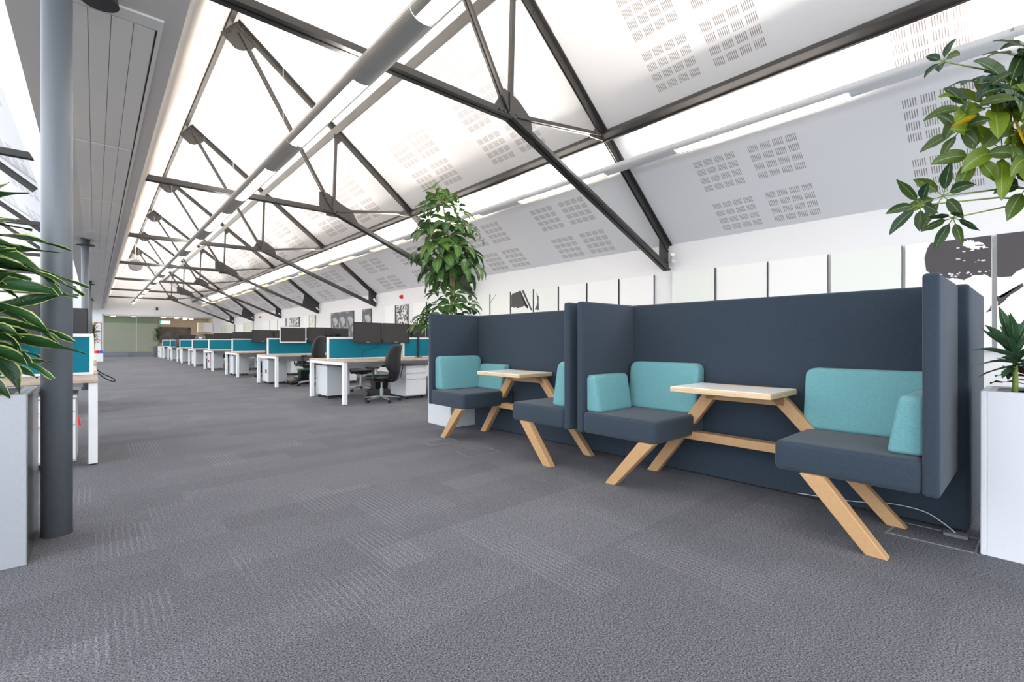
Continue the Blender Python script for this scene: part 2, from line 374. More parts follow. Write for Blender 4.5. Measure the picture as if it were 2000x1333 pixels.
# raised platform with two steps
p = MB(); p.box(ob_x0, 3.0, YE-2.4, YE+4, 0, 0.30); struct(p, 'floor', M['step'])
struct(MB().box(ob_x0, 1.7, YE-2.9, YE-2.4, 0, 0.15), 'floor', M['step'])

gw = thing('glass_partition', 'green tinted glass wall with a frosted band across the far end', 'glass wall', (0.5, YE-.1, 0.30))
for i, (a, b_) in enumerate(((0.47, 2.25), (2.27, 3.55))):
    MB().box(a, b_, YE-.05, YE-.035, 0.3 if i == 0 else .02, ob_z-.06).build('glass_pane', M['frost'], gw, off=gw.location)
MB().box(2.245, 2.275, YE-.06, YE-.02, 0.0, ob_z-.06).build('joint_strip', M['gmetal'], gw, off=gw.location)
MB().box(3.54, 3.6, YE-.08, YE+.02, 0.0, ob_z-.06).build('end_post', M['glass_g'], gw, off=gw.location)
tag(MB().box(.9, 2.15, YE+.25, YE+1.0, .3, 1.15).build('sofa', mat('sofa_blue_grey', (62, 84, 92), .9), bevel=.05, smooth=True), 'blurred blue grey seat behind the frosted glass', 'sofa')
mbk = MB().box(ob_x0, 3.6, YE+3.0, YE+3.1, 0, 2.9); struct(mbk, 'wall_meeting_room', mat('room_green_wall', (120, 132, 116), 0.8))

for i, (x, y, lb) in enumerate(((1.0, YE+1.2, 'left round ceiling light behind the green glass'), (2.15, YE+1.3, 'right round ceiling light behind the green glass'), (4.0, YE+1.8, 'round kitchen ceiling light beside the exit sign'), (4.9, YE+2.4, 'middle round kitchen ceiling light over the dark window'), (5.35, YE+1.2, 'nearest round kitchen ceiling light, just under the beam'), (5.7, YE+4.4, 'round kitchen ceiling light at the back right'), (5.95, YE+3.0, 'round kitchen ceiling light nearest the wall cabinet'))):
    tag(MB().cyl((x, y, 2.85), (x, y, 2.93), 0.15, 20).build('ceiling_light', M['disclight']), lb, 'light', 'round kitchen lights')
for x, e in ((1.6, 15), (5.2, 30)):
    ld = bpy.data.lights.new('kitchen_lamp', 'POINT'); ld.energy = e*1.3; ld.color = (1, .93, .84); ld.shadow_soft_size = 0
    lo = bpy.data.objects.new('kitchen_lamp', ld); lo.location = (x, YE+2, 1.9); C.objects.link(lo)
es = thing('exit_sign', 'small lit white and green exit sign at the kitchen opening', 'sign', (3.95, YE+.1, 2.45))
MB().box(-.32, .32, -.03, .03, -.13, .13).build('sign_box', M['exit_white'], es)
MB().box(-.33, -.22, -.035, .0, -.13, .13).build('green_band', M['exit_green'], es)
kc = thing('wall_cabinet', 'white wall cabinet in the kitchen corner at the far end', 'cabinet', (6.5, YE+.4, 1.75))
MB().box(-.45, .5, -.3, .35, 0, .75).build('cabinet_body', M['tan'], kc)
MB().box(-.1, .5, -.33, -.3, .02, .73).build('cabinet_door', M['wmetal'], kc)
dv = thing('wall_sensor', 'small black and white sensor above the far opening', 'sensor', (3.45, YE-.1, 3.05))
MB().box(-.1, .1, -.08, .1, 0, .28).build('sensor_body', M['wmetal'], dv); MB().cyl((0, -.02, .28), (0, -.02, .5), .07, 10).build('sensor_head', M['black'], dv)

# ------------------------------------------------------------------ columns
def column(y, label):
    c = thing('steel_column', label, 'column', (-0.155, y, 0), group='round columns under the valley soffit')
    MB().cyl((0, 0, 0.0), (0, 0, 3.275), 0.0645, 48).build('column_shaft', M['column'], c, smooth=False)
    for p_ in c.children[0].data.polygons: p_.use_smooth = len(p_.vertices) == 4
    MB().cyl((0, 0, 3.14), (0, 0, 3.16), 0.165, 32).build('collar_ring', M['darkring'], c)
    MB().cyl((0, 0, 3.17), (0, 0, 3.275), 0.085, 24).build('column_cap', M['darkring'], c)
    return c
column(3.59, 'thick grey round column in the left foreground beside the silver planter')
column(13.8, 'grey round column seen second, behind the near column')
column(23.2, 'grey round column third along the soffit')
column(32.7, 'grey round column farthest along the soffit')

tag(MB().cyl((.02, 3.93, 3.19), (.02, 3.93, 3.279), .10, 28, r2=.08).build('ceiling_speaker', M['darkring']), 'black round ceiling fitting at the top edge beside the near column', 'ceiling fitting')

# ------------------------------------------------------------------ trusses
APX = (1.99, 7.00); NODE = (3.815, 3.83); VTOP = (3.87, 5.56); PUR = (5.63, 4.12)
def rafter_z(x): return AZ-SL*(x-AX)-0.075
def dbl_angle(mb, p, q, w, d, flange_up, t=0.012, gap=0.014):
    """two back-to-back angles: two webs with a gap plus a flange either side"""
    sgn = 1 if flange_up else -1
    for s_ in (-1, 1):
        mb.bar(p, q, t, d, off=0, lat=s_*(gap/2+t/2))
        mb.bar(p, q, w/2-gap/2, t, off=sgn*(d/2-t/2), lat=s_*(gap/2+(w/2-gap/2)/2))
    return mb
def along(p, q, t): return (p[0]+(q[0]-p[0])*t, p[1], p[2]+(q[2]-p[2])*t)
def make_truss(kind, label, y):
    T = thing('roof_truss', label, 'roof truss', (4.6, y, 2.28), group='dark steel roof trusses')
    o = T.location.copy(); o.y = 0
    ap = (APX[0], 0, rafter_z(APX[0])); ev = (WX-.02, 0, rafter_z(WX-.02)); nd = (NODE[0], 0, NODE[1]); eb = (WX-.02, 0, 2.33)
    pu = (PUR[0], 0, rafter_z(PUR[0])-.03); vt = (VTOP[0], 0, rafter_z(VTOP[0])-.02)
    bolts = dbl_angle(MB(), ap, ev, .15, .11, True)
    for t in [i/11+.04 for i in range(11)]:
        c = along(ap, ev, t)
        for s_ in (-1, 1): bolts.dome((c[0], s_*.02, c[2]-.015), (0, s_, 0), .02, .02)
    bolts.build('rafter', M['steel'], T, off=o)
    dbl_angle(MB(), nd, eb, .15, .10, False).build('bottom_chord', M['steel'], T, off=o)
    dbl_angle(MB(), (0.62, 0, NODE[1]), nd, .14, .10, False).build('tie_bar', M['steel'], T, off=o)
    dbl_angle(MB(), (APX[0]+.06, 0, APX[1]-.12), nd, .085, .07, False, .009).build('diagonal_strut', M['steel'], T, off=o)
    MB().bar(vt, nd, .055, .05, side=(0, 1, 0)).build('vertical_strut', M['steel'], T, off=o)
    dbl_angle(MB(), (nd[0]+.1, 0, nd[2]+.02), pu, .085, .06, False, .009).build('short_strut', M['steel'], T, off=o)
    def gusset(poly, rivets, nm='gusset_plate'):
        rv = MB().prism(poly, -.007, .007, 'y')
        for (x, z) in rivets:
            for s_ in (-1, 1): rv.dome((x, s_*.024, z), (0, s_, 0), .022, .022)
        rv.build(nm, M['steel'], T, off=o)
    ax, az = APX
    gusset([(ax-.26, az-.25), (ax, az+.06), (ax+.36, az-.23), (ax+.26, az-.36), (ax+.10, az-.45), (ax-.02, az-.45)], [(ax+.08+.07*i, az-.02-.058*i) for i in range(4)]+[(ax-.05-.05*i, az-.07-.09*i) for i in range(3)])
    nx, nz = NODE
    if kind == 'A':
        gusset([(nx-.28, nz+.0), (nx-.10, nz+.30), (nx+.12, nz+.24), (nx+.34, nz+.08), (nx+.42, nz-.26), (nx+.05, nz-.02)], [(nx-.18+.07*i, nz+.01) for i in range(3)]+[(nx+.12+.07*i, nz-.05-.03*i) for i in range(4)])
    else:
        gusset([(nx-.30, nz-.03), (nx-.30, nz+.36), (nx-.12, nz+.36), (nx+.14, nz+.20), (nx+.40, nz+.08), (nx+.62, nz-.30), (nx+.1, nz-.06)], [(nx-.20+.06*i, nz+.26-.075*i) for i in range(4)]+[(nx-.2+.09*i, nz-.01) for i in range(4)]+[(nx+.14+.09*i, nz-.07-.04*i) for i in range(5)])
        kn = MB().box(nx-.16, nx+.36, -.003, .003, nz-.12, nz-.05)
        for i in range(3):
            for s_ in (-1, 1):
                kn.dome((nx-.12+.08*i, s_*.045, nz-.05), (0, 0, -1), .022, .022); kn.dome((nx+.16+.08*i, s_*.045, nz-.10-.035*i), (0, 0, -1), .022, .022)
        kn.build('flange_bolts', M['steel'], T, off=o)
    gusset([(pu[0]-.28, pu[2]-.10), (pu[0]-.12, pu[2]+.10), (pu[0]+.1, pu[2]-.04), (pu[0]+.06, pu[2]-.08)], [(pu[0]-.18, pu[2]-.045), (pu[0]-.08, pu[2]-.03), (pu[0]+.0, pu[2]-.02)])
    gusset([(vt[0]-.05, vt[2]+.05), (vt[0]+.16, vt[2]-.09), (vt[0]+.04, vt[2]-.24), (vt[0]-.03, vt[2]-.24)], [(vt[0]+.0, vt[2]-.15), (vt[0]+.03, vt[2]-.05)])
    wd = 0.28 if kind == 'A' else 0.62
    x1 = WX-.01; x0 = x1-wd; t0 = (x0-NODE[0])/(WX-NODE[0]); zl = NODE[1]+(2.33-NODE[1])*t0
    gusset([(x1, 2.33), (x1, rafter_z(x1)-.04), (x0, rafter_z(x0)-.04), (x0-(.0 if kind == 'A' else .10), zl+(.0 if kind == 'A' else .04))],
           [(x1-.05-.075*i, rafter_z(x1-.05-.075*i)-.09) for i in range(3 if kind == 'A' else 8)]+[(x1-.06-.1*i, 2.33+.09+.41*.1*i) for i in range(2 if kind == 'A' else 5)], 'eaves_plate')
    return T
ty = [4.34+5.70*k_ for k_ in range(7)]
LT = ['nearest steel roof truss, its tie bar leaving the top of the picture', 'second steel roof truss, its eaves end behind the tall booth plant', 'third steel roof truss counting from the foreground',
      'fourth steel roof truss counting from the foreground', 'fifth steel roof truss counting from the foreground', 'sixth steel roof truss counting from the foreground', 'farthest steel roof truss, close to the end wall']
trA = make_truss('A', LT[0], ty[0]); trB = make_truss('B', LT[1], ty[1])
for i in range(2, 7):
    copy_tree(trA if i % 2 == 0 else trB, loc=(4.6, ty[i], 2.28), label=LT[i])
# purlins along the hall
for (x, nm, lb) in ((5.66, 'purlin', 'lower dark purlin running the length of the right roof slope'), (3.84, 'purlin', 'upper dark purlin high on the right roof slope, above the hanging light row')):
    z = AZ-SL*(x-AX)-.10
    mbp = MB().bar((x, YN, z), (x, YE, z), .13, .10, side=(.783, 0, -.62))
    mbp.bar((x, YN, z), (x, YE, z), .018, .012, side=(.783, 0, -.62), off=-.055, lat=.055).bar((x, YN, z), (x, YE, z), .018, .012, side=(.783, 0, -.62), off=-.055, lat=-.055)
    tag(mbp.build(nm, M['steel']), lb, 'beam', 'roof purlins')
tag(MB().bar((1.895, YN, 7.04), (1.895, YE, 7.04), .08, .09, side=(1, 0, 0)).build('ridge_beam', M['steel']), 'dark ridge beam at the top of the right roof, along the steep white face', 'beam')
# left bay steel
for i in range(1, 7):
    o = dbl_angle(MB(), (-4.0, 0, 0), (-0.62, 0, 0), .14, .10, False).build('tie_bar', M['steel']); o.location = (0, ty[i], NODE[1])
    tag(o, ORD[i-1]+' dark tie bar left of the grey column, counted from the foreground', 'tie bar', 'tie bars left of the columns')
for i, y in enumerate((12.6, 18.4, 24.1)):
    o = dbl_angle(MB(), (-5.3, y, 3.90+SL*4.46), (-0.84, y, 3.90), .15, .11, True).build('sloping_rafter', M['steel'])
    tag(o, ORD[i]+' sloping dark rafter in the bay left of the columns', 'rafter', 'rafters left of the columns')

# ------------------------------------------------------------------ lamps in rows
def area(name, loc, rot, sx, sy, w, col, parent=None):
    ld = bpy.data.lights.new(name, 'AREA'); ld.shape = 'RECTANGLE'; ld.size = sx; ld.size_y = sy; ld.energy = w; ld.color = col
    lo = bpy.data.objects.new(name, ld); lo.location = loc; lo.rotation_euler = rot; C.objects.link(lo)
    if parent is not None: lo.parent = parent
    return lo
def half_pipe(r, y0, y1, n=12, a0=0, a1=pi, t=.004):
    mb = MB(); vs_ = []
    for y in (y0, y1):
        for rr in (r, r-t):
            vs_ += [(rr*cos(-a0-(a1-a0)*i/n), y, rr*.62*sin(-a0-(a1-a0)*i/n)) for i in range(n+1)]
    m_ = n+1; f = []
    for i in range(n): f += [(i, i+1, 2*m_+i+1, 2*m_+i), (m_+i, 3*m_+i, 3*m_+i+1, m_+i+1), (i, m_+i, m_+i+1, i+1), (2*m_+i, 2*m_+i+1, 3*m_+i+1, 3*m_+i)]
    f += [(0, 2*m_, 3*m_, m_), (n, m_+n, 3*m_+n, 2*m_+n)]
    return mb.add(vs_, f)
def lamp_unit(label, group, housing, louvred):
    """one 3.15 m length: a closed housing stretch then a 1.95 m lit stretch, local y from 0"""
    t = thing('linear_light', label, 'light', (0, 0, 0), group=group)
    w_ = .125 if not louvred else .105
    half_pipe(w_, -1.17, 0, 14).build('closed_housing', housing, t, smooth=False)
    MB().bar((w_-.003, -1.17, .012), (w_-.003, 1.98, .012), .008, .03, side=(1, 0, 0)).bar((-w_+.003, -1.17, .012), (-w_+.003, 1.98, .012), .008, .03, side=(1, 0, 0)).build('edge_rail', M['lampwhite'], t)
    half_pipe(w_, 0, 1.98, 4, 0, .85).build('housing_lip', housing, t); half_pipe(w_, 0, 1.98, 4, pi-.85, pi).build('housing_lip', housing, t)
    half_pipe(w_*.9, .01, 1.97, 8, .80, pi-.80).build('diffuser', M['lit'], t)
    if louvred:
        lv = MB()
        for i in range(40):
            y = .05+i*.048
            lv.bar((-w_*.72, y, -.062), (w_*.72, y, -.062), .004, .03, side=(0, 1, 0))
        lv.build('louvre_blades', M['louvre'], t)
    MB().cyl((0, -.6, 0), (0, -.6, 2.9 if not louvred else .30), .003, 6).build('hanging_wire', M['gmetal'], t)
    up = area('uplight', (0, .99, .03), (pi, 0, 0), w_*1.6, 1.9, UP_W, (1.0, .93, .84), t)
    return t
rowA = lamp_unit('hanging linear light nearest the top of the picture, in the row under the ridge', 'linear lights hanging under the ridge', M['lampgrey'], False)
rowA.location = (AX, 1.28, 3.66)
for i in range(1, 13):
    copy_tree(rowA, loc=(AX, 1.28+3.16*i, 3.66), label='hanging linear light under the ridge, %s along the row from the top of the picture' % ORD[i])
rowB = lamp_unit('slim louvred light nearest the right edge, low on the roof slope', 'louvred lights along the right slope', M['lampwhite'], True)
rowB.location = (5.9, 1.33, 3.68); rowB.rotation_euler = (0, 0, 0)
for i in list(range(1, 13)):
    copy_tree(rowB, loc=(5.9, 1.33+3.13*i, 3.68), label='slim louvred light low on the right roof slope, %s along its row' % ORD[i])
copy_tree(rowB, loc=(5.9, 1.33-3.13, 3.68), label='slim light housing behind the leaves at the right edge of the picture')
left_fill_row = copy_tree(rowA, loc=(-5.5, 2.0, 3.7), label='hanging linear light in the left bay, first along its row')  # lamp row added out of view, only to bring light into the left bay
for i in range(1, 12):
    copy_tree(rowA, loc=(-5.5, 2.0+3.16*i, 3.7), label='unseen linear light added to brighten the left bay, %s along its row' % ORD[i])

# ------------------------------------------------------------------ upholstered booths
def cushion(mb_pts, name, parent, m, bev=.03, seg=4):
    ob = mb_pts.build(name, m, parent, bevel=bev, seg=seg, smooth=True); return ob
def piping(parent, pts, r=.003):
    MB().tube(pts+[pts[0]], r, 6).build('seam', M['navy'], parent)
XF, XB = 2.885, 3.578
def make_booth(label, loc):
    """local x = world x, local y measured along the hall; origin at floor below the near wing's outer face"""
    b = thing('booth_sofa', label, 'booth seating', loc, group='two seat meeting booths')
    L_ = 2.10
    ob = MB().box(XB, XB+.07, -.045, L_+.10, 0.012, 1.375).build('back_panel', M['navy'], b, bevel=.018, seg=3, smooth=True)
    MB().box(XB-.012, XB, .03, L_+.09, .31, .318).build('panel_seam', M['navy'], ob)
    for y0, y1 in ((0, .064), (L_, L_-.0+.064-.0)):
        y1 = y0+.064
        w_ = MB().box(XF, XB+.002, y0, y1, .335, 1.375).build('wing_panel', M['navy'], b, bevel=.016, seg=3, smooth=True)
        yi = y1 if y0 == 0 else y0
        MB().tube([(XF+.004, y0+.012, .35), (XF+.004, y0+.012, 1.36)], .0022, 5).build('seam', M['navy'], w_)
        MB().tube([(XF+.004, y1-.012, .35), (XF+.004, y1-.012, 1.36)], .0022, 5).build('seam', M['navy'], w_)
    for (y0, y1) in ((.066, .70), (L_-.65, L_-.002)):
        s_ = MB().box(XF-.01, XB-.004, y0, y1, .338, .502).build('seat', M['navy'], b, bevel=.03, seg=4, smooth=True)
        MB().tube([(XF+.0, y0+.03, .4935), (XB-.03, y0+.03, .4935), (XB-.03, y1-.02, .4935), (XF+.0, y1-.02, .4935), (XF+.0, y0+.03, .4935)], .0026, 5).build('seam', M['navy'], s_)
    # timber legs, leaning along the hall
    def leg(x0, x1, foot, top, zt, wy=.088, nm='leg'):
        (f0, f1), (t0, t1) = foot, top
        mb = MB().hexa([(x0, f0, 0), (x1, f0, 0), (x1, f1, 0), (x0, f1, 0)], [(x0, t0, zt), (x1, t0, zt), (x1, t1, zt), (x0, t1, zt)])
        return mb.build(nm, M['oak'], b, bevel=.003, seg=1)
    o = .31
    leg(2.85, 2.915, (.493-o, .582-o), (.763-o, .875-o), .345)
    leg(2.85, 2.915, (2.085-o, 2.17-o), (1.765-o, 1.885-o), .345)
    leg(3.405, 3.462, (.505-o, .595-o), (1.135-o, 1.24-o), .695)
    leg(3.405, 3.462, (2.075-o, 2.165-o), (1.56-o, 1.67-o), .695)
    MB().box(3.405, 3.462, 1.13-o, 1.67-o, .628, .70).build('top_rail', M['oak'], b, bevel=.003, seg=1)
    MB().box(3.385, 3.475, .86-o, 1.83-o, .312, .372).build('cross_rail', M['oak'], b, bevel=.003, seg=1)
    t_ = MB().box(3.04, 3.505, 1.085-o, 1.748-o, .702, .738).build('table_top', M['ply'], b, bevel=.006, seg=2)
    MB().box(3.046, 3.50, 1.091-o, 1.742-o, .738, .7405).build('white_laminate', M['laminate'], t_)
    MB().box(3.455, 3.49, 1.20-o, 1.60-o, .7403, .742).build('timber_inlay', M['oak'], t_)
    # cushions belong to the seat: back rest on the panel and side rest on the wing
    def back_cush(y0, y1, z1):
        mb = MB().hexa([(3.44, y0, .505), (XB-.012, y0, .505), (XB-.012, y1, .505), (3.44, y1, .505)], [(3.47, y0+.005, z1), (XB-.012, y0+.005, z1), (XB-.012, y1-.005, z1), (3.47, y1-.005, z1)])
        return mb
    return b, L_
booth, BL = make_booth('navy booth with two facing seats and an oak table, nearest the viewer', (0, .31, 0))
booth2 = copy_tree(booth, loc=(0, .31+2.24, 0), label='navy booth with two facing seats and an oak table, farther one by the tall plant')
def round_rect(a0, a1, z0, z1, rad):
    pts = []
    for cx, cz, st, q in ((a1, z1, 0, 1), (a0, z1, 1, 1), (a0, z0, 2, .6), (a1, z0, 3, .6)):
        r_ = rad*q; ccx = cx-r_ if cx == a1 else cx+r_; ccz = cz-r_ if cz == z1 else cz+r_
        for i in range(7):
            t = (st+i/6)*pi/2; pts.append((ccx+r_*cos(t), ccz+r_*sin(t)))
    return pts
def cush(label, group, kind, x0, x1, y0, y1, z0, z1, lean=0.0, side=1):
    """soft wedge cushion; kind 'back' leans on the long panel (open side -x), 'side' leans on a wing (open side +-y)"""
    back = kind == 'back'; a0, a1 = (y0, y1) if back else (x0, x1); rad = .055 if z1-z0 > .33 else .035
    th = (x1-x0) if back else (y1-y0)
    rings = []
    for d_, ins in ((0, .016), (.004, .006), (.014, .0), (th-.020, .0), (th-.007, .005), (th-.001, .014), (th, .03), (th+.004, .09)):
        ring = []
        for (a, z) in round_rect(a0+ins, a1-ins, z0+ins*.6, z1-ins, max(rad-ins*.6, .006)):
            t = (z1-z)/(z1-z0); dd = d_ + (lean*(t-.4)*min(1, d_/th) if True else 0)
            if back: ring.append((x1-dd, a, z))
            else: ring.append((a, y0+dd, z) if side > 0 else (a, y1-dd, z))
        rings.append(ring)
    n = len(rings[0]); mb = MB()
    mb.add([p for r in rings for p in r], [(i*n+k, i*n+(k+1) % n, (i+1)*n+(k+1) % n, (i+1)*n+k) for i in range(len(rings)-1) for k in range(n)]+[tuple(range(n-1, -1, -1)), tuple(range((len(rings)-1)*n, len(rings)*n))])
    loc = Vector(((x0+x1)/2, (y0+y1)/2, z0))
    o = mb.build('seat_cushion', M['teal'], None, smooth=True, off=loc); o.location = loc
    tag(o, label, 'cushion', group)
    MB().tube(rings[4]+[rings[4][0]], .0022, 5).build('seam', M['teal'], o, off=loc)
    return o
gn, gf = 'teal cushions in the near booth', 'teal cushions in the farther booth'
bn, bf = 'nearest booth', 'farther booth by the tall plant'
cush('tall teal back cushion on the right seat of the %s' % bn, gn, 'back', 3.455, XB-.004, .385, 1.03, .503, .885, .06)
cush('tall teal back cushion on the left seat of the %s' % bn, gn, 'back', 3.455, XB-.004, 1.755, 2.37, .503, .885, .06)
cush('small teal side cushion against the right wing of the %s' % bn, gn, 'side', 2.96, 3.38, .377, .49, .503, .79, .05, 1)
cush('small teal side cushion against the left wing of the %s' % bn, gn, 'side', 2.92, 3.36, 2.30, 2.405, .503, .79, .05, -1)
cush('large teal cushion against the left wing of the %s' % bf, gf, 'side', 2.93, 3.52, 4.52, 4.645, .503, .885, .06, -1)
cush('small teal cushion on the back panel behind the farther booth table', gf, 'back', 3.46, XB-.004, 4.06, 4.50, .503, .79, .05)
cush('large teal cushion seen edge on, on the right seat of the farther booth', gf, 'side', 2.93, 3.52, 2.618, 2.75, .503, .885, .07, 1)
# back-to-back booth shell on the window side
rb = thing('booth_sofa', 'navy booth shell backing on to the near booth, only its end wing showing', 'booth seating', (3.9, .264, 0), group='booths facing the window wall')
MB().box(3.652, 4.55, .265, .33, .012, 1.372).build('wing_panel', M['navy'], rb, bevel=.018, seg=3, smooth=True, off=rb.location)
MB().box(3.652, 4.0, .33, 4.6, .012, 1.34).build('back_panel', M['navy'], rb, bevel=.018, seg=3, smooth=True, off=rb.location)

# ------------------------------------------------------------------ pods of desks
def make_pod(label, loc, group):
    """local x 0 at the aisle end, length 3.2; local y 0..1.68 (near edge to far edge)"""
    D = thing('bench_desk', label, 'desk', loc, group=group)
    LX, W = 3.2, 1.68
    for y0, y1 in ((0.0, .79), (.89, 1.68)):
        MB().box(0, LX, y0, y1, .705, .732).build('desktop', M['desk'], D, bevel=.002, seg=1)
    for x in (.0, LX-.06):
        for y in (.02, W-.10):
            l_ = MB().box(x+.002, x+.062, y, y+.08, .012, .703).build('leg', M['wmetal'], D, bevel=.002, seg=1)
            MB().box(x+.012, x+.052, y+.015, y+.065, 0, .012).build('foot', M['black'], l_)
        MB().box(x+.002, x+.062, .1, W-.10, .655, .703).build('end_rail', M['wmetal'], D, bevel=.002, seg=1)
    MB().box(.1, LX-.1, .25, .28, .655, .70).box(.1, LX-.1, 1.4, 1.43, .655, .70).build('support_beam', M['gmetal'], D)
    MB().box(.25, LX-.25, .60, 1.08, .57, .575).box(.25, LX-.25, .60, .605, .57, .69).box(.25, LX-.25, 1.075, 1.08, .57, .69).build('cable_tray', M['gmetal'], D)
    cl = MB()
    for i in range(3): cl.box(.08+.05*i, .16+.05*i, .35+.3*i, .50+.3*i, .64, .655)
    cl.build('bracket', M['black'], D)
    for x0, x1 in ((.03, 1.49), (1.51, 2.22), (2.24, 3.17)):
        s_ = MB().box(x0+.03, x1-.03, .822, .858, .755, 1.10).build('desk_screen', M['screen'], D)
        MB().box(x0, x1, .815, .865, 1.10, 1.13).box(x0, x0+.03, .815, .865, .733, 1.10).box(x1-.03, x1, .815, .865, .733, 1.10).box(x0+.03, x1-.03, .815, .865, .733, .755).build('screen_frame', M['wmetal'], s_)
    return D
def make_monitor():
    m_ = thing('monitor', '', 'monitor')
    MB().box(-.30, .30, -.012, .018, .30, .66).build('display', M['display'], m_, bevel=.006, seg=1)
    fr = MB().box(-.308, .308, -.02, -.012, .292, .306).box(-.308, .308, -.02, -.012, .656, .668).box(-.308, -.296, -.02, -.012, .306, .656).box(.296, .308, -.02, -.012, .306, .656)
    fr.build('bezel', M['black'], m_); MB().box(-.04, .04, -.0215, -.02, .303, .309).build('badge', M['gmetal'], m_)
    ar = MB().box(-.04, .04, .018, .05, .44, .52).bar((0, .05, .48), (0, .25, .48), .03, .03, side=(1, 0, 0)).cyl((0, .25, .0), (0, .25, .5), .018, 10).box(-.06, .06, .20, .30, 0, .012)
    ar.build('monitor_arm', M['black'], m_); return m_
def make_pedestal():
    p_ = thing('pedestal', '', 'drawer unit')
    b_ = MB().box(-.21, .21, -.28, .30, .055, .60).build('pedestal_body', M['gmetal'], p_, bevel=.003, seg=1)
    for z0, z1 in ((.475, .575), (.365, .465), (.075, .355)):
        d_ = MB().box(-.205, .205, -.30, -.281, z0, z1).build('drawer', M['wmetal'], p_, bevel=.002, seg=1)
        MB().box(-.19, .19, -.303, -.299, z1-.012, z1-.006).build('finger_pull', M['gmetal'], d_)
    MB().box(-.215, .215, -.305, .305, .585, .604).build('pedestal_top', M['gmetal'], p_, bevel=.002, seg=1)
    MB().cyl((.17, -.301, .54), (.17, -.306, .54), .008, 8).build('lock', M['alu'], p_)
    for x in (-.16, .16):
        for y in (-.22, .24):
            MB().cyl((x-.012, y, .026), (x+.012, y, .026), .026, 12).box(x-.012, x+.012, y-.012, y+.012, .03, .056).build('castor', M['black'], p_)
    return p_
def lofted(sections, n=14):
    """closed rounded sections: list of (z, cx, cy, halfwidth x, halfdepth y, bow)"""
    mb = MB(); rings = []
    for (z, cx, cy, hx, hy, bow) in sections:
        for i in range(n):
            t = 2*pi*i/n; c_, s_ = cos(t), sin(t)
            x = hx*(abs(c_)**.6)*(1 if c_ > 0 else -1); y = hy*(abs(s_)**.7)*(1 if s_ > 0 else -1)
            rings.append((cx+x, cy+y-bow*(x/hx)**2 if hx else cy+y, z))
    m_ = len(sections)
    f = [(i*n+k, i*n+(k+1) % n, (i+1)*n+(k+1) % n, (i+1)*n+k) for i in range(m_-1) for k in range(n)]+[tuple(range(n-1, -1, -1)), tuple(range((m_-1)*n, m_*n))]
    return mb.add(rings, f)
def make_chair():
    """task chair, sitter faces +y; back rest on the -y side"""
    c = thing('task_chair', '', 'chair')
    st = MB().add([], [])
    seat = lofted([(.43, 0, .02, .10, .10, 0), (.44, 0, .02, .22, .22, 0), (.475, 0, .02, .245, .245, 0), (.505, 0, .02, .235, .235, 0), (.515, 0, .01, .16, .17, 0)], 20)
    seat.build('seat', M['leather'], c, smooth=True)
    back = lofted([(.40, 0, -.25, .07, .02, -.01), (.43, 0, -.26, .10, .035, -.01), (.56, 0, -.27, .13, .05, -.02), (.68, 0, -.265, .215, .055, -.05), (.80, 0, -.27, .235, .05, -.07), (.95, 0, -.29, .215, .045, -.06), (1.06, 0, -.315, .175, .04, -.04), (1.10, 0, -.325, .14, .028, -.03), (1.112, 0, -.328, .10, .012, -.02)], 22)
    bk = back.build('backrest', M['leather'], c, smooth=True)
    MB().tube([(-.15, -.335, .72), (-.12, -.345, .66), (-.08, -.335, .56), (-.07, -.32, .46)], .008, 6).tube([(.15, -.335, .72), (.12, -.345, .66), (.08, -.335, .56), (.07, -.32, .46)], .008, 6).build('back_seam', M['leather'], bk)
    MB().tube([(0, -.26, .44), (0, -.22, .40), (0, -.05, .40)], .022, 8).box(-.09, .09, -.10, .10, .385, .43).build('tilt_mechanism', M['black'], c)
    MB().cyl((0, 0, .10), (0, 0, .26), .030, 14).cyl((0, 0, .26), (0, 0, .39), .016, 12).build('gas_lift', M['alu'], c)
    for s_ in (-1, 1):
        a_ = MB().tube([(s_*.10, .0, .42), (s_*.25, .0, .42), (s_*.275, .0, .46), (s_*.275, .0, .66)], .017, 8).build('arm_post', M['black'], c)
        lofted([(.66, s_*.275, .02, .035, .12, 0), (.672, s_*.275, .02, .045, .13, 0), (.69, s_*.275, .02, .04, .125, 0)], 14).build('arm_pad', M['black'], a_, smooth=True)
    for i in range(5):
        a = 2*pi*i/5+.3; ca, sa = cos(a), sin(a)
        l_ = MB().hexa([(sa*.02-0, -ca*.02, .085), (-sa*.02, ca*.02, .085), (-sa*.02, ca*.02, .125), (sa*.02, -ca*.02, .125)],
                       [(ca*.31+sa*.013, sa*.31-ca*.013, .062), (ca*.31-sa*.013, sa*.31+ca*.013, .062), (ca*.31-sa*.013, sa*.31+ca*.013, .078), (ca*.31+sa*.013, sa*.31-ca*.013, .078)])
        lo_ = l_.build('base_leg', M['alu'], c, bevel=.003, seg=1)
        MB().cyl((ca*.31-sa*.022, sa*.31+ca*.022, .028), (ca*.31-sa*.004, sa*.31+ca*.004, .028), .028, 12).cyl((ca*.31+sa*.004, sa*.31-ca*.004, .028), (ca*.31+sa*.022, sa*.31-ca*.022, .028), .028, 12).cyl((ca*.31, sa*.31, .03), (ca*.31, sa*.31, .07), .006, 6).build('castor', M['black'], lo_)
    return c
PX = 3.05
pods = []
py = [7.57+3.88*i for i in range(8)]
names_row = ['white desk bench with teal screens nearest the booths'] + ['white desk bench with teal screens, %s row counted from the booths' % ORD[i] for i in range(1, 8)]
pod0 = make_pod(names_row[0], (PX, py[0], 0), 'desk benches right of the aisle'); pods.append(pod0)
for i in range(1, 8): pods.append(copy_tree(pod0, loc=(PX, py[i], 0), label=names_row[i]))
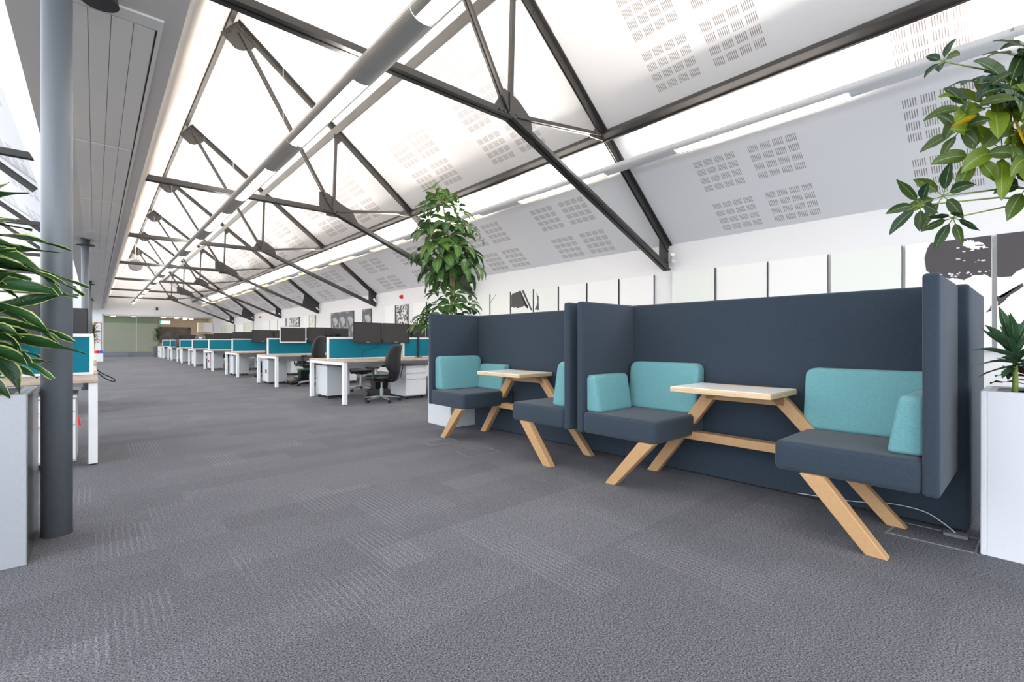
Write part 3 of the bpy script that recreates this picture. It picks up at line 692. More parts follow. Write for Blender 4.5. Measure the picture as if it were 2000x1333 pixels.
names_l = ['white desk bench with teal screens behind the near grey column', 'white desk bench left of the aisle, one row behind the near column']
for i in range(2):
    o = copy_tree(pod0, loc=(0.022, 5.36+1.68+3.9*i, 0), rz=pi, label=names_l[i]); o['group'] = 'desk benches left of the aisle'
rown = ['nearest row of desks by the booths'] + ['%s row of desks from the booths' % ORD[i] for i in range(1, 8)]

mon0 = None
def monitor(x, y, rz, label, z=.732, group='monitors on the desk benches'):
    global mon0
    if mon0 is None:
        mon0 = make_monitor(); o = mon0; o.location = (x, y, z); o.rotation_euler = (0, 0, rz); o['label'] = label
    else: o = copy_tree(mon0, loc=(x, y, z), rz=rz, label=label)
    o['group'] = group; return o
monitor(3.755, 8.24, .19, 'tilted monitor on the left of the black pair over the nearest teal screen')
monitor(4.37, 8.33, .15, 'tilted monitor on the right of the black pair over the nearest teal screen')
m_ = monitor(3.60, 12.08, .05, 'white framed monitor on the second row of desks from the booths')
wfr = MB().box(-.312, .312, -.026, -.0205, .288, .312).box(-.312, .312, -.026, -.0205, .648, .672).box(-.312, -.288, -.026, -.0205, .312, .648).box(.288, .312, -.026, -.0205, .312, .648).build('white_frame', M['wmetal'], m_)
monitor(4.25, 12.1, .02, 'dark monitor right of the white framed one, second row of desks')
monitor(3.88, 15.98, .05, 'dark monitor over the teal screen of the third row of desks')
monitor(4.53, 16.0, .0, 'dark monitor right of its neighbour on the third row of desks')
monitor(4.15, 19.85, .05, 'dark monitor over the teal screen of the fourth row of desks')
monitor(4.80, 19.87, .0, 'right dark monitor on the fourth row of desks')
for i in range(4, 8):
    monitor(4.3, py[i]+.65, .03, 'left dark monitor on the near side, %s' % rown[i]); monitor(4.95, py[i]+.65, .0, 'right dark monitor on the near side, %s' % rown[i])
for i in range(0, 8):
    for j, x in enumerate(((4.9, 5.55) if i < 1 else (4.2, 4.85, 5.6))):
        monitor(x, py[i]+1.05, pi+.03*(j-1), '%s monitor on the window side of the screens, %s' % (['left', 'middle', 'right'][j] if i else ['left', 'right'][j], rown[i]))
monitor(6.55, 9.3, .15, 'dark monitor standing near the art wall, just left of the booths', z=.76)
tag(MB().box(6.25, 7.0, 9.1, 9.7, .70, .76).box(6.3, 6.36, 9.15, 9.21, 0, .7).box(6.9, 6.96, 9.15, 9.21, 0, .7).box(6.3, 6.36, 9.6, 9.66, 0, .7).box(6.9, 6.96, 9.6, 9.66, 0, .7).build('side_table', M['wmetal']), 'white side table by the art wall under a lone monitor', 'table')
# left desk monitors
monitor(-.66, 5.93, -.05, 'black monitor behind the variegated leaves, on the left desk bench')
monitor(-1.3, 5.95, .0, 'black monitor at the left edge of the picture, on the left desk bench')
monitor(-.36, 6.60, pi, 'black monitor just right of the near column, over the left teal screen')

ped0 = None
def pedestal(x, y, rz, label):
    global ped0
    if ped0 is None:
        ped0 = make_pedestal(); o = ped0; o.location = (x, y, 0); o.rotation_euler = (0, 0, rz); o['label'] = label
    else: o = copy_tree(ped0, loc=(x, y, 0), rz=rz, label=label)
    o['group'] = 'drawer pedestals under the desks'; return o
for i in range(8):
    pedestal(3.38, py[i]+1.38, pi, 'white drawer pedestal at the aisle end, %s' % rown[i])
    if i: pedestal(4.75, py[i]+.36, 0, 'white drawer pedestal deeper under the near side, %s' % rown[i])
pedestal(4.42, 7.93, 0, 'white three drawer pedestal behind the black chair, beside the booths')
pedestal(-.325, 5.65, 0, 'white drawer pedestal behind the near grey column')
tag(MB().tube([(-.105, 5.345, .44), (-.10, 5.335, .40), (-.095, 5.335, .355)], [.003, .008, .010], 8).build('key_tag', M['red']), 'red tag hanging from the drawer pedestal by the near column', 'tag')
for i in range(1, 5, 2):
    tag(MB().cyl((3.155, py[i]+1.25, .36), (3.155, py[i]+1.25, .27), .016, 8).build('key_tag', M['red']), 'red tag on the aisle end pedestal, %s' % rown[i], 'tag', 'red key tags')

ch0 = None
def chair(x, y, rz, label):
    global ch0
    if ch0 is None:
        ch0 = make_chair(); o = ch0; o.location = (x, y, 0); o.rotation_euler = (0, 0, rz); o['label'] = label
    else: o = copy_tree(ch0, loc=(x, y, 0), rz=rz, label=label)
    o['group'] = 'black task chairs'; return o
chair(3.76, 7.68, .60, 'black task chair with silver base, back turned, nearest the booths')
ch0.scale = (1, 1, .90)
c2_ = chair(3.86, 11.62, .60, 'black task chair with armrests at the second row of desks')
c2_.scale = (1, 1, 1.06)
chair(3.86, 15.45, .5, 'black task chair at the third row of desks')
chair(3.95, 19.3, .3, 'black task chair at the fourth row of desks')
chair(4.3, 9.75, pi+.2, 'black task chair on the far side of the nearest desks, mostly hidden')
chair(5.1, 7.4, .2, 'black task chair half hidden behind the farther booth')
chair(4.4, 13.7, pi, 'black task chair on the far side of the second row of desks')
for i in range(4, 8): chair(4.1+.1*(i % 2), py[i]+.0, .2, 'black task chair on the near side, %s' % rown[i])

# small things under desks
def bin_box(x, y, label, lid=M['green']):
    b_ = thing('recycling_bin', label, 'bin', (x, y, 0), group='dark bins under the desks')
    MB().hexa([(-.13, -.10, 0), (.13, -.10, 0), (.13, .10, 0), (-.13, .10, 0)], [(-.16, -.13, .32), (.16, -.13, .32), (.16, .13, .32), (-.16, .13, .32)]).build('bin_body', M['black'], b_)
    MB().box(-.17, .17, -.14, .14, .32, .35).build('bin_rim', lid, b_); return b_
bin_box(4.5, 9.3, 'dark bin with a green rim under the nearest desks')
bin_box(4.05, 12.55, 'dark bin with a green rim under the second row of desks')
bin_box(3.95, 16.2, 'dark bin with a green rim under the third row of desks')
bin_box(4.0, 20.1, 'dark bin with a yellow rim under the fourth row of desks', M['yellow'])
bin_box(3.95, 24.0, 'dark bin with a green rim under the fifth row of desks')
fr_ = thing('foot_rest', 'black foot rest on the carpet behind the nearest chair', 'foot rest', (4.05, 8.3, 0), group='foot rests')
MB().hexa([(-.23, -.16, .04), (.23, -.16, .04), (.23, .16, .12), (-.23, .16, .12)], [(-.23, -.16, .055), (.23, -.16, .055), (.23, .16, .135), (-.23, .16, .135)]).build('foot_plate', M['black'], fr_)
MB().bar((-.2, -.14, 0), (-.2, .14, .08), .02, .03, side=(1, 0, 0)).bar((.2, -.14, 0), (.2, .14, .08), .02, .03, side=(1, 0, 0)).box(-.22, .22, .1, .14, 0, .05).build('rocker_frame', M['black'], fr_)
copy_tree(fr_, loc=(3.75, 12.2, 0), label='black foot rest under the second row of desks')
tag(MB().curve([(4.05, 8.36, 1.04), (4.0, 8.34, .96), (3.86, 8.33, .92), (3.72, 8.34, .86), (3.70, 8.34, .74)], .004, 6).build('cable', M['black']), 'thin black cable looping down the nearest teal screen', 'cable')
tag(MB().curve([(.02, 6.95, .74), (.06, 6.95, .70), (.13, 6.96, .655), (.17, 6.98, .62), (.16, 7.0, .60), (.1, 6.99, .63), (.03, 6.96, .70)], .006, 6).build('strap', M['black']), 'looped dark strap hanging off the end of the left desk', 'strap')
hp = thing('headset', 'black headset hung on the monitor of the second row of desks', 'headset', (4.42, 11.95, 1.36))
MB().tube([(-.05, 0, -.14), (-.06, 0, -.04), (-.03, 0, .03), (.03, 0, .03), (.06, 0, -.04), (.05, 0, -.14)], .01, 6).build('headband', M['black'], hp)
for s_ in (-1, 1): MB().cyl((s_*.055-.012, 0, -.16), (s_*.055+.012, 0, -.16), .035, 12).build('ear_cup', M['black'], hp)
for i, (x, y) in enumerate(((3.9, 11.93), (4.2, 19.6))):
    pass
fan = thing('desk_fan', 'pale round desk fan above the far teal screens', 'fan', (3.9, 27.6, .732))
MB().cyl((0, 0, 0), (0, 0, .03), .12, 16).cyl((0, 0, .03), (0, 0, .32), .015, 8).build('fan_stand', M['wmetal'], fan)
fc = MB()
for r_ in (.06, .11, .16, .20): fc.tube([(r_*cos(2*pi*i/20), -.05, .48+r_*sin(2*pi*i/20)) for i in range(21)], .005, 5)
for i in range(12): fc.tube([(0, -.05, .48), (.2*cos(pi*i/6), -.05, .48+.2*sin(pi*i/6))], .004, 4)
fc.build('fan_cage', M['gmetal'], fan); MB().cyl((0, -.06, .48), (0, .06, .48), .06, 12).build('fan_motor', M['wmetal'], fan)
tag(lofted([(0, 0, 0, .20, .12, 0), (.05, 0, 0, .23, .15, 0), (.34, 0, 0, .24, .16, 0), (.38, 0, 0, .2, .12, 0)], 16).build('leather_bag', M['basket'], smooth=True), 'brown leather chair back in front of the far teal screens', 'chair back').location = (3.45, py[6]-.1, .74)

# white storage cabinets at the end of the row
def cabinet(x, y, label):
    c_ = thing('storage_cabinet', label, 'cabinet', (x, y, 0), group='white storage cabinets at the far end')
    MB().box(-.0, .8, -.22, .22, 0, .72).build('cabinet_body', M['gmetal'], c_)
    for s_ in (0, 1):
        d_ = MB().box(-.015, -.001, -.21+.21*s_, -.005+.21*s_, .03, .70).build('door', M['wmetal'], c_)
        MB().box(-.025, -.015, -.02+.02*s_, -.01+.02*s_, .32, .42).build('handle', M['black'], d_)
    return c_
for i in range(3): cabinet(3.1, 36.4+.9*i, 'white low storage cabinet, %s beyond the last desks' % ORD[i])

# ------------------------------------------------------------------ art panels on the right wall
def art(y0, y1, label, face='canvas', z0=.95, z1=2.24):
    t = thing('art_panel', label, 'art panel', (WX-.03, (y0+y1)/2, z0), group='art panels on the right wall')
    MB().box(WX-.045, WX-.004, y0+.012, y1-.012, z0, z1).build('panel_core', M['canvas_edge'], t, off=t.location)
    f = MB().box(WX-.05, WX-.0455, y0+.012, y1-.012, z0, z1).build('printed_face', M[face], t, off=t.location)
    return t, f
def ink(t, polys, m='ink'):
    for q in polys: MB().prism(q, WX-.052, WX-.0501, 'x').build('black_print' if m == 'ink' else 'white_splash', M[m], t, off=t.location)
random.seed(4)
def ragged(q, amp=.012, n=5):
    out = []
    for i in range(len(q)):
        a, b_ = q[i], q[(i+1) % len(q)]
        for k_ in range(n):
            u = k_/n; out.append((a[0]+(b_[0]-a[0])*u+random.uniform(-amp, amp)*(k_ > 0), a[1]+(b_[1]-a[1])*u+random.uniform(-amp, amp)*(k_ > 0)))
    return out
tB, _ = art(-.43, .345, 'white art panel at the right edge with a black shape on top')
ink(tB, [[(.333, 2.238), (-.42, 2.238), (-.42, 1.9), (.132, 1.845), (.188, 1.81), (.224, 1.762), (.318, 1.762), (.333, 1.774)], ragged([(.33, 1.56), (.303, 1.539), (.245, 1.598), (.139, 1.682), (.132, 1.65), (.231, 1.565), (.288, 1.486), (.333, 1.44)], .008), ragged([(.30, 1.20), (.20, 1.25), (.05, 1.22), (.02, 1.18), (.2, 1.20)], .006)])
tA, _ = art(.36, 1.13, 'art panel with a big black patch and white speckles, above the near booth end')
ink(tA, [[(.88, 2.232), (.376, 2.236), (.376, 1.762)]+ragged([(.422, 1.804), (.514, 1.807), (.592, 1.757), (.672, 1.786), (.771, 1.803), (.855, 1.839)], .006)[:-5]+[(.924, 1.903), (.941, 2.055), (.915, 2.166)], ragged([(.40, 1.408), (.376, 1.46), (.376, 1.40), (.422, 1.376)], .004)])
sp_ = [ragged([(.592, 2.206), (.545, 2.215), (.514, 2.183), (.437, 2.149), (.399, 2.101), (.467, 2.111), (.514, 2.085), (.576, 2.127), (.608, 2.154)], .012)]
for i in range(14):
    cy, cz = random.uniform(.4, .65), random.uniform(1.95, 2.15); r_ = random.uniform(.004, .014)
    sp_.append([(cy+r_*1.6*cos(t*pi/3), cz+r_*.7*sin(t*pi/3)) for t in range(6)])
for i in range(26):
    cy, cz = random.uniform(.38, .86), 1.80+random.uniform(.0, .05); r_ = random.uniform(.003, .010)
    sp_.append([(cy+r_*1.6*cos(t*pi/3), cz+r_*sin(t*pi/3)) for t in range(6)])
mb = MB()
for q in sp_: mb.prism(q, WX-.0535, WX-.0521, 'x')
mb.build('white_splash', M['canvas'], tA, off=tA.location, kind='stuff')
seqW = [(1.145, 1.91, 'canvas_tint', 'pale tinted art panel left of the big black patch'), (1.93, 2.69, 'canvas', 'plain white art panel over the near booth, left of the pale tinted one'), (2.70, 3.47, 'canvas', 'plain white art panel over the near booth, right of the greenish one'),
        (3.49, 4.25, 'canvas_tint', 'greenish art panel just right of the nearest truss end'), (4.59, 5.33, 'canvas', 'plain white art panel below the nearest truss end, left side'), (5.35, 6.11, 'canvas', 'plain white art panel over the gap between the booths'),
        (6.13, 6.89, 'canvas', 'plain white art panel right of the broken black drawing')]
for y0, y1, fc_, lb in seqW: art(y0, y1, lb, fc_)
t1, _ = art(6.91, 7.66, 'art panel with a black brush shape on its left side, over the farther booth', 'canvas_tint')
ink(t1, [ragged([(7.58, 2.17), (7.50, 2.06), (7.49, 1.758), (7.62, 1.765), (7.53, 1.933)], .01)])
t2, _ = art(7.68, 8.45, 'art panel with the largest black patch over the farther booth', 'canvas_tint')
ink(t2, [ragged([(8.43, 2.145), (8.378, 2.199), (8.197, 2.216), (8.09, 2.235), (7.85, 1.80), (7.847, 1.865), (7.976, 1.887), (8.152, 1.837), (8.43, 1.868)], .015), [(8.06, 2.238), (7.99, 2.238), (7.70, 1.76), (7.75, 1.76)]])
t3, _ = art(8.47, 9.23, 'art panel crossed by a thin dark curved line', 'canvas_tint')
t4, _ = art(9.25, 10.0, 'pale art panel beside the second truss end', 'canvas_tint')
ink(t3, [[(9.22, 2.03), (9.0, 2.23), (8.99, 2.225), (9.21, 2.02)]])
seqF = [(12.3, 13.05, 'canvas'), (13.42, 14.15, 'print_bw'), (14.25, 15.0, 'canvas'), (16.08, 16.82, 'print_grey'), (17.62, 18.38, 'print_grey'), (18.40, 19.15, 'print_grey'), (19.17, 19.93, 'print_grey'), (21.85, 22.6, 'print_pale'), (22.62, 23.4, 'canvas'),
        (24.06, 25.6, 'print_bw'), (26.2, 27.6, 'canvas'), (27.7, 29.1, 'canvas'), (29.2, 30.6, 'canvas'), (33.0, 35.4, 'print_pale'), (35.5, 37.8, 'canvas'), (38.2, 43.0, 'print_pale')]
adj = {'canvas': 'blank white', 'print_bw': 'black and white patterned', 'print_grey': 'grey printed', 'print_pale': 'pale marbled'}
cnt = {}
for y0, y1, fc_ in seqF:
    cnt[fc_] = cnt.get(fc_, 0)+1
    art(y0, y1, '%s art panel above the desks, %s such one from the booths' % (adj[fc_], ORD[cnt[fc_]-1]), fc_)

for i, y in enumerate((13.84, 31.3)):
    a_ = thing('fire_alarm', ['red fire alarm sounder on the white wall over the nearest desks', 'red fire alarm sounder on the white wall over the far desks'][i], 'alarm', (WX-.002, y, 2.5), group='red alarm sounders')
    MB().box(-.05, 0, -.06, .06, -.06, .06).build('alarm_base', M['red'], a_, bevel=.01); MB().cyl((-.05, 0, 0), (-.09, 0, 0), .045, 14).build('alarm_horn', M['red'], a_)
for i, y in enumerate(ty):
    s_ = thing('wall_spotlight', 'small white spotlight on the wall at the %s truss end' % (['nearest', 'second', 'third', 'fourth', 'fifth', 'sixth', 'farthest'][i]), 'spotlight', (WX, y-.09, 2.44), group='small spotlights at the truss ends')
    MB().cyl((-.002, 0, 0), (-.03, 0, 0), .045, 16).build('wall_rose', M['wmetal'], s_)
    MB().tube([(-.03, 0, 0), (-.09, -.02, .02), (-.12, -.04, .05)], .02, 10).build('spot_arm', M['wmetal'], s_)
    MB().cyl((-.10, -.03, .04), (-.17, -.09, .09), .028, 14, r2=.036).build('spot_head', M['wmetal'], s_)

# ------------------------------------------------------------------ planters and plants
class LB(MB):
    keep_out = ()        # boxes the leaves must stay clear of
    def __init__(s): super().__init__(); s.uv = []; s.tone = []
    def leaf(s, base, d, up, L, W, droop=.3, fold=.25, tone=None, n=8, wave=.0, tip=1.0, shape='oval', twist=0.0, roll=.0):
        d = Vector(d).normalized(); up = Vector(up); sd = d.cross(up)
        if sd.length < 1e-3: sd = d.orthogonal()
        sd.normalize(); nrm = sd.cross(d).normalized(); tone = random.random() if tone is None else tone
        if roll:
            q = Matrix.Rotation(roll, 3, d); sd = q @ sd; nrm = q @ nrm
        o = len(s.v); p = Vector(base); cur = d.copy(); ph = random.uniform(0, 6)
        for i in range(n+1):
            t = i/n
            if shape == 'oval': w_ = W*.5*(sin(pi*min(1, t*1.0)**.85)**.75)*(1-.15*t) if 0 < t < 1 else 0.0008
            else: w_ = W*.5*min(1, (t*5+.35))*min(1, (1-t)*3.2+.04)
            nn = sd.cross(cur).normalized(); sgn = 1
            wv = wave*sin(t*13+ph)
            s.v += [tuple(p-sd*w_+nn*(w_*fold+wv)), tuple(p-sd*w_*.5+nn*w_*fold*.35), tuple(p), tuple(p+sd*w_*.5+nn*w_*fold*.35), tuple(p+sd*w_+nn*(w_*fold-wv))]
            s.uv += [(0, t), (.25, t), (.5, t), (.75, t), (1, t)]; s.tone += [tone]*5
            p = p+cur*(L/n); cur = (cur+Vector((0, 0, -droop/n))).normalized()
            if twist: sd = (Matrix.Rotation(twist/n, 3, cur) @ sd)
            sd = (sd-cur*sd.dot(cur)).normalized()
        for (x0, x1, y0, y1, z0, z1) in s.keep_out:
            if any(x0 < v[0] < x1 and y0 < v[1] < y1 and z0 < v[2] < z1 for v in s.v[o:]):
                del s.v[o:]; del s.uv[o:]; del s.tone[o:]; return s
        for i in range(n):
            for k_ in range(4):
                a = o+i*5+k_; s.f.append((a, a+1, a+6, a+5))
        return s
LB.keep_out = ((-1.3, -.2, 3.12, 3.8, 0, .79), (2.85, 4.7, .25, 4.78, 0, 1.40), (-.24, -.07, 3.50, 3.68, 0, 3.3))
def palm_cluster(lb, st, c, d, n, L, W, droop, tone=None, ang0=0.0, spread=1.15, petiole=None):
    """umbrella-plant whorl: n leaflets radiating from the petiole end c, petiole heading d"""
    c = Vector(c); d = Vector(d).normalized(); a = d.orthogonal().normalized(); b_ = d.cross(a); tn = random.random() if tone is None else tone
    for i in range(n):
        t = ang0+2*pi*i/n+random.uniform(-.15, .15); rad = a*cos(t)+b_*sin(t)
        ld = (rad*sin(spread)+d*cos(spread)); l_ = L*random.uniform(.8, 1.1)
        q = c+ld*L*.22; st.tube([c, q], .0022, 5)
        lb.leaf(q, ld, d, l_, W*random.uniform(.85, 1.1), droop=droop*random.uniform(.6, 1.4), fold=.3, tone=min(1, max(0, tn+random.uniform(-.2, .2))), n=7, wave=W*.04)

def planter(name, label, x0, x1, y0, y1, zt, m, side=None):
    t = thing(name, label, 'planter', ((x0+x1)/2, (y0+y1)/2, 0))
    w_ = .022
    MB().box(x0, x1, y0, y0+w_, .0, zt).box(x0, x1, y1-w_, y1, .0, zt).box(x0, x0+w_, y0+w_, y1-w_, .0, zt).box(x1-w_, x1, y0+w_, y1-w_, .0, zt).build('planter_shell', m, t, off=t.location, bevel=.003, seg=1)
    MB().box(x0+w_, x1-w_, y0+w_, y1-w_, zt-.16, zt-.035).build('soil', M['bark'], t, off=t.location)
    if side: MB().box(*side).build('brushed_side', M['planter_side'], t, off=t.location)
    rim = MB().box(x0+w_, x1-w_, y0+w_, y0+.05, zt-.006, zt-.001).box(x0+w_, x1-w_, y1-.05, y1-w_, zt-.006, zt-.001).box(x0+w_, x0+.05, y0+.05, y1-.05, zt-.006, zt-.001).box(x1-.05, x1-w_, y0+.05, y1-.05, zt-.006, zt-.001)
    rim.build('planter_rim', m, t, off=t.location)
    ch = MB(); 
    for i in range(160):
        x, y = random.uniform(x0+.05, x1-.05), random.uniform(y0+.05, y1-.05); r_ = random.uniform(.008, .02)
        ch.dome((x, y, zt-.036), (random.uniform(-.4, .4), random.uniform(-.4, .4), 1), r_, r_*.9, 5)
    ch.build('bark_mulch', M['bark'], t, off=t.location, kind='stuff')
    return t
random.seed(11)
planter('planter_box', 'tall white planter box at the right edge of the picture', 3.292, 3.72, -.90, .205, .812, M['planter'])
planter('planter_box', 'tall silver planter box in the left foreground by the column', -1.25, -.240, 3.183, 3.75, .808, M['planter_l'], side=(-.2405, -.2375, 3.19, 3.745, .005, .80))
planter('planter_box', 'pale grey planter box behind the wing of the farther booth', 3.24, 3.80, 4.78, 5.30, .80, M['gmetal'])

# umbrella tree behind the farther booth
random.seed(21)
tr = thing('umbrella_plant', 'tall umbrella plant with drooping leaves rising behind the farther booth', 'plant', (3.44, 5.05, .77))
tk = MB(); b0 = Vector((3.44, 5.05, .77))
tk.tube([(3.44, 5.05, .70), (3.45, 5.06, 1.3), (3.43, 5.05, 1.9), (3.38, 5.05, 2.4), (3.30, 5.05, 2.85)], [.022, .02, .018, .014, .007], 10).tube([(3.47, 5.03, .70), (3.49, 5.04, 1.3), (3.46, 5.04, 1.9), (3.50, 5.03, 2.3)], [.016, .014, .012, .008], 8)
lf = LB(); stt = MB()
def tree_pt(z):
    t = (z-.7)/2.15; return Vector((3.44-.14*max(0, t-.5)*2, 5.05, z))
def whorl(z, ang, r, L, n, dirz, droop, tone):
    L = L*1.15
    if z < 1.45 and sin(ang) < -.3: ang = -ang*.6
    base = tree_pt(z); c = base+Vector((cos(ang)*r, sin(ang)*r, r*dirz))
    stt.tube([tuple(base), tuple(base.lerp(c, .5)+Vector((0, 0, .03))), tuple(c)], .0035, 5)
    palm_cluster(lf, stt, c, Vector((cos(ang)*.6, sin(ang)*.6, .8)), n, L, L*.44, droop, tone, random.random(), 1.25)
for z, r, k_, L, dr, dz in ((2.86, .10, 4, .12, .5, .6), (2.72, .22, 6, .13, .7, .45), (2.55, .26, 7, .15, 1.2, .3), (2.40, .30, 8, .19, 1.8, .15), (2.22, .32, 8, .22, 2.2, .05), (2.05, .28, 7, .24, 2.6, -.05), (1.95, .18, 5, .22, 2.8, -.2)):
    for i in range(k_): whorl(z+random.uniform(-.05, .05), 2*pi*i/k_+random.uniform(-.4, .4), r*random.uniform(.7, 1.15), L, random.choice((5, 6, 7)), dz, dr, .75 if z > 2.6 else random.uniform(.0, .6))
for z, r, k_, L, dr, dz in ((1.62, .20, 3, .14, .9, .3), (1.48, .26, 5, .16, .9, .2), (1.35, .34, 7, .16, 1.0, .1), (1.22, .38, 7, .17, 1.0, .1)):
    for i in range(k_): whorl(z, 2*pi*i/k_+random.uniform(-.4, .4), r*random.uniform(.7, 1.1), L, 6, dz, dr, random.uniform(.0, .5))
tk.build('trunk', M['wood_stem'], tr, smooth=True, off=tr.location); lf.build('leaves', M['leaf_dark'], tr, smooth=True, off=tr.location); stt.build('leaf_stalks', M['green_stem'], tr, off=tr.location)

# large umbrella plant overhanging from the right
random.seed(5)
tr = thing('umbrella_plant', 'big glossy umbrella plant leaning into the top right of the picture', 'plant', (3.52, -.25, .77))
lf = LB(); stt = MB(); tk = MB()
tk.tube([(3.52, -.25, .70), (3.54, -.24, 1.2), (3.46, -.16, 1.7), (3.36, -.06, 2.1), (3.30, .0, 2.5)], [.022, .02, .017, .013, .008], 10)
def branch(base, c, d, n, L, W, droop, tone, sp=1.2):
    base = Vector(base); c = Vector(c)
    stt.tube([tuple(base), tuple(base.lerp(c, .55)+Vector((0, 0, .03))), tuple(c)], [.005, .004, .003], 6)
    palm_cluster(lf, stt, c, d, n, L, W, droop, tone, random.random(), sp)
D0 = (-.5, .1, .6)
branch((3.33, -.02, 2.2), (2.88, .30, 2.33), (-.8, .3, .3), 5, .07, .036, .9, .1)
branch((3.33, -.02, 2.2), (3.02, .20, 2.25), (-.4, -.1, .9), 6, .085, .048, .8, .0, 1.35)
branch((3.30, .0, 2.4), (3.14, .08, 2.36), (-.4, -.3, .8), 6, .11, .055, .8, .15, 1.3)
branch((3.36, -.06, 2.0), (2.95, .25, 2.02), (-.7, .3, .1), 6, .12, .05, .5, .25, 1.3)
branch((3.36, -.06, 2.1), (3.05, .15, 2.12), (-.6, -.4, .5), 7, .20, .085, .9, .75, 1.3)
branch((3.36, -.06, 2.1), (3.12, .06, 2.15), (-.5, -.6, .5), 7, .20, .09, 1.1, .1, 1.25)
branch((3.40, -.1, 1.9), (3.06, .12, 1.92), (-.7, -.5, .1), 7, .22, .09, .7, .85, 1.3)
branch((3.40, -.1, 1.9), (3.14, .02, 1.88), (-.6, -.6, .2), 7, .20, .08, 1.0, .6, 1.2)
branch((3.45, -.15, 1.75), (3.15, .05, 1.75), (-.6, -.3, .0), 6, .15, .07, 1.1, .3, 1.2)
branch((3.45, -.15, 1.75), (2.89, .30, 1.72), (-.8, .3, .0), 6, .14, .055, .5, .2, 1.25)
branch((3.45, -.15, 1.70), (2.82, .37, 1.68), (-.8, .4, -.1), 6, .125, .05, .5, .1, 1.1)
branch((3.45, -.15, 1.70), (2.92, .27, 1.62), (-.5, .1, -.5), 6, .12, .045, .6, .1, 1.0)
branch((3.38, -.08, 2.3), (3.22, -.02, 2.25), (-.3, -.6, .6), 7, .18, .08, 1.0, .2, 1.2)
branch((3.40, -.1, 2.0), (3.24, -.06, 2.0), (-.3, -.7, .4), 7, .19, .08, 1.0, .4, 1.2)
for (b_, c_, d_, n_, L_, W_, dr_, tn_) in (((3.38, -.08, 2.2), (3.08, .10, 2.20), (-.5, -.5, .3), 7, .17, .075, .9, .05), ((3.38, -.08, 2.1), (3.18, .0, 2.05), (-.4, -.7, .3), 7, .21, .085, 1.0, .9),
        ((3.42, -.1, 1.9), (3.22, -.04, 1.85), (-.3, -.8, .1), 7, .19, .08, 1.1, .3), ((3.42, -.1, 1.9), (3.10, .07, 1.99), (-.5, -.7, .1), 7, .19, .08, .9, .2), ((3.42, -.12, 1.8), (3.20, .0, 1.78), (-.4, -.6, -.1), 6, .17, .075, 1.2, .1),
        ((3.36, -.06, 2.2), (2.99, .22, 2.12), (-.6, .1, .2), 6, .14, .06, .8, .2), ((3.36, -.06, 2.0), (3.00, .20, 1.90), (-.6, -.2, .0), 6, .15, .065, .8, .5), ((3.34, -.02, 2.35), (3.22, .02, 2.38), (-.3, -.5, .9), 7, .16, .07, 1.0, .1)):
    branch(b_, c_, d_, n_, L_, W_, dr_, tn_, 1.25)
lf2 = LB()
for p_, d_ in (((3.02, .17, 2.045), (-.8, .5, .0)), ((3.06, .08, 2.06), (-.2, -.2, -.8)), ((3.12, .0, 2.27), (-.1, -.9, .3))):
    lf2.leaf(p_, d_, (.3, .6, 1), .19, .075, droop=.3, tone=1)
tk.build('trunk', M['wood_stem'], tr, smooth=True, off=tr.location); lf.build('leaves', M['leaf_umbrella'], tr, smooth=True, off=tr.location); stt.build('leaf_stalks', M['green_stem'], tr, off=tr.location, kind='stuff')
lf2.build('yellow_leaves', leaf_mat('yellowing_leaf', (150, 130, 20), (205, 165, 30)), tr, smooth=True, off=tr.location)

# small cordyline and dark-leaved plant in the right planter
random.seed(9)
tr = thing('cordyline', 'young green strap leaved plant on a knobbly stem in the white planter', 'plant', (3.43, .09, .775))
MB().tube([(3.43, .09, .74), (3.43, .09, .86), (3.425, .09, .96), (3.42, .09, 1.03)], [.012, .011, .010, .007], 8).build('stem', M['green_stem'], tr, smooth=True, off=tr.location)
lf = LB()
for i in range(26):
    t = i*2.4+.5; el = -.15+.055*i
    z = .92+.0045*i; dy = sin(t)
    if dy > .3: dy = dy*.3
    lf.leaf((3.42, .09, z), (cos(t)*cos(el), dy*cos(el), sin(el)), (0, 0, 1), random.uniform(.17, .25), .034, droop=.4, fold=.45, n=9, shape='strap', roll=random.uniform(-.5, .5))
for d_, z_, L_ in (((-.85, .50, .30), .98, .27), ((-.9, .44, .12), .95, .28), ((-.85, .5, -.05), .93, .24), ((-.8, .4, .6), 1.0, .25), ((-.4, .2, 1.0), 1.01, .25), ((-.9, .2, .2), .96, .24), ((-.7, .5, .9), 1.0, .22)):
    lf.leaf((3.42, .09, z_), d_, (0, 0, 1), L_, .036, droop=.35, fold=.4, n=9, shape='strap', roll=.4)
lf.build('leaves', M['leaf_plain'], tr, smooth=True, off=tr.location)
tr = thing('burgundy_plant', 'dark burgundy leaved plant low at the right edge, in the white planter', 'plant', (3.58, .0, .775))
lf = LB(); stt = MB()
for i in range(34):
    t = i*2.4; el = random.uniform(.0, 1.3); c = Vector((3.58, .0, .79+.012*(i % 8)))
    q = c+Vector((cos(t)*cos(el), sin(t)*cos(el)*.6, sin(el)))*.08; stt.tube([tuple(c), tuple(q)], .003, 5)
    dy = sin(t)*.5-.1
    lf.leaf(q, (cos(t)*cos(el), dy*cos(el), sin(el)), (0, 0, 1), random.uniform(.14, .22), .05, droop=.5, fold=.2, wave=.007, roll=random.uniform(-.6, .6))
lf.build('leaves', M['leaf_red'], tr, smooth=True, off=tr.location); stt.build('leaf_stalks', M['green_stem'], tr, off=tr.location, kind='stuff')
tr = thing('low_green_plant', 'low green and yellow patterned plant tucked under the burgundy leaves', 'plant', (3.50, -.10, .775))
lf = LB()
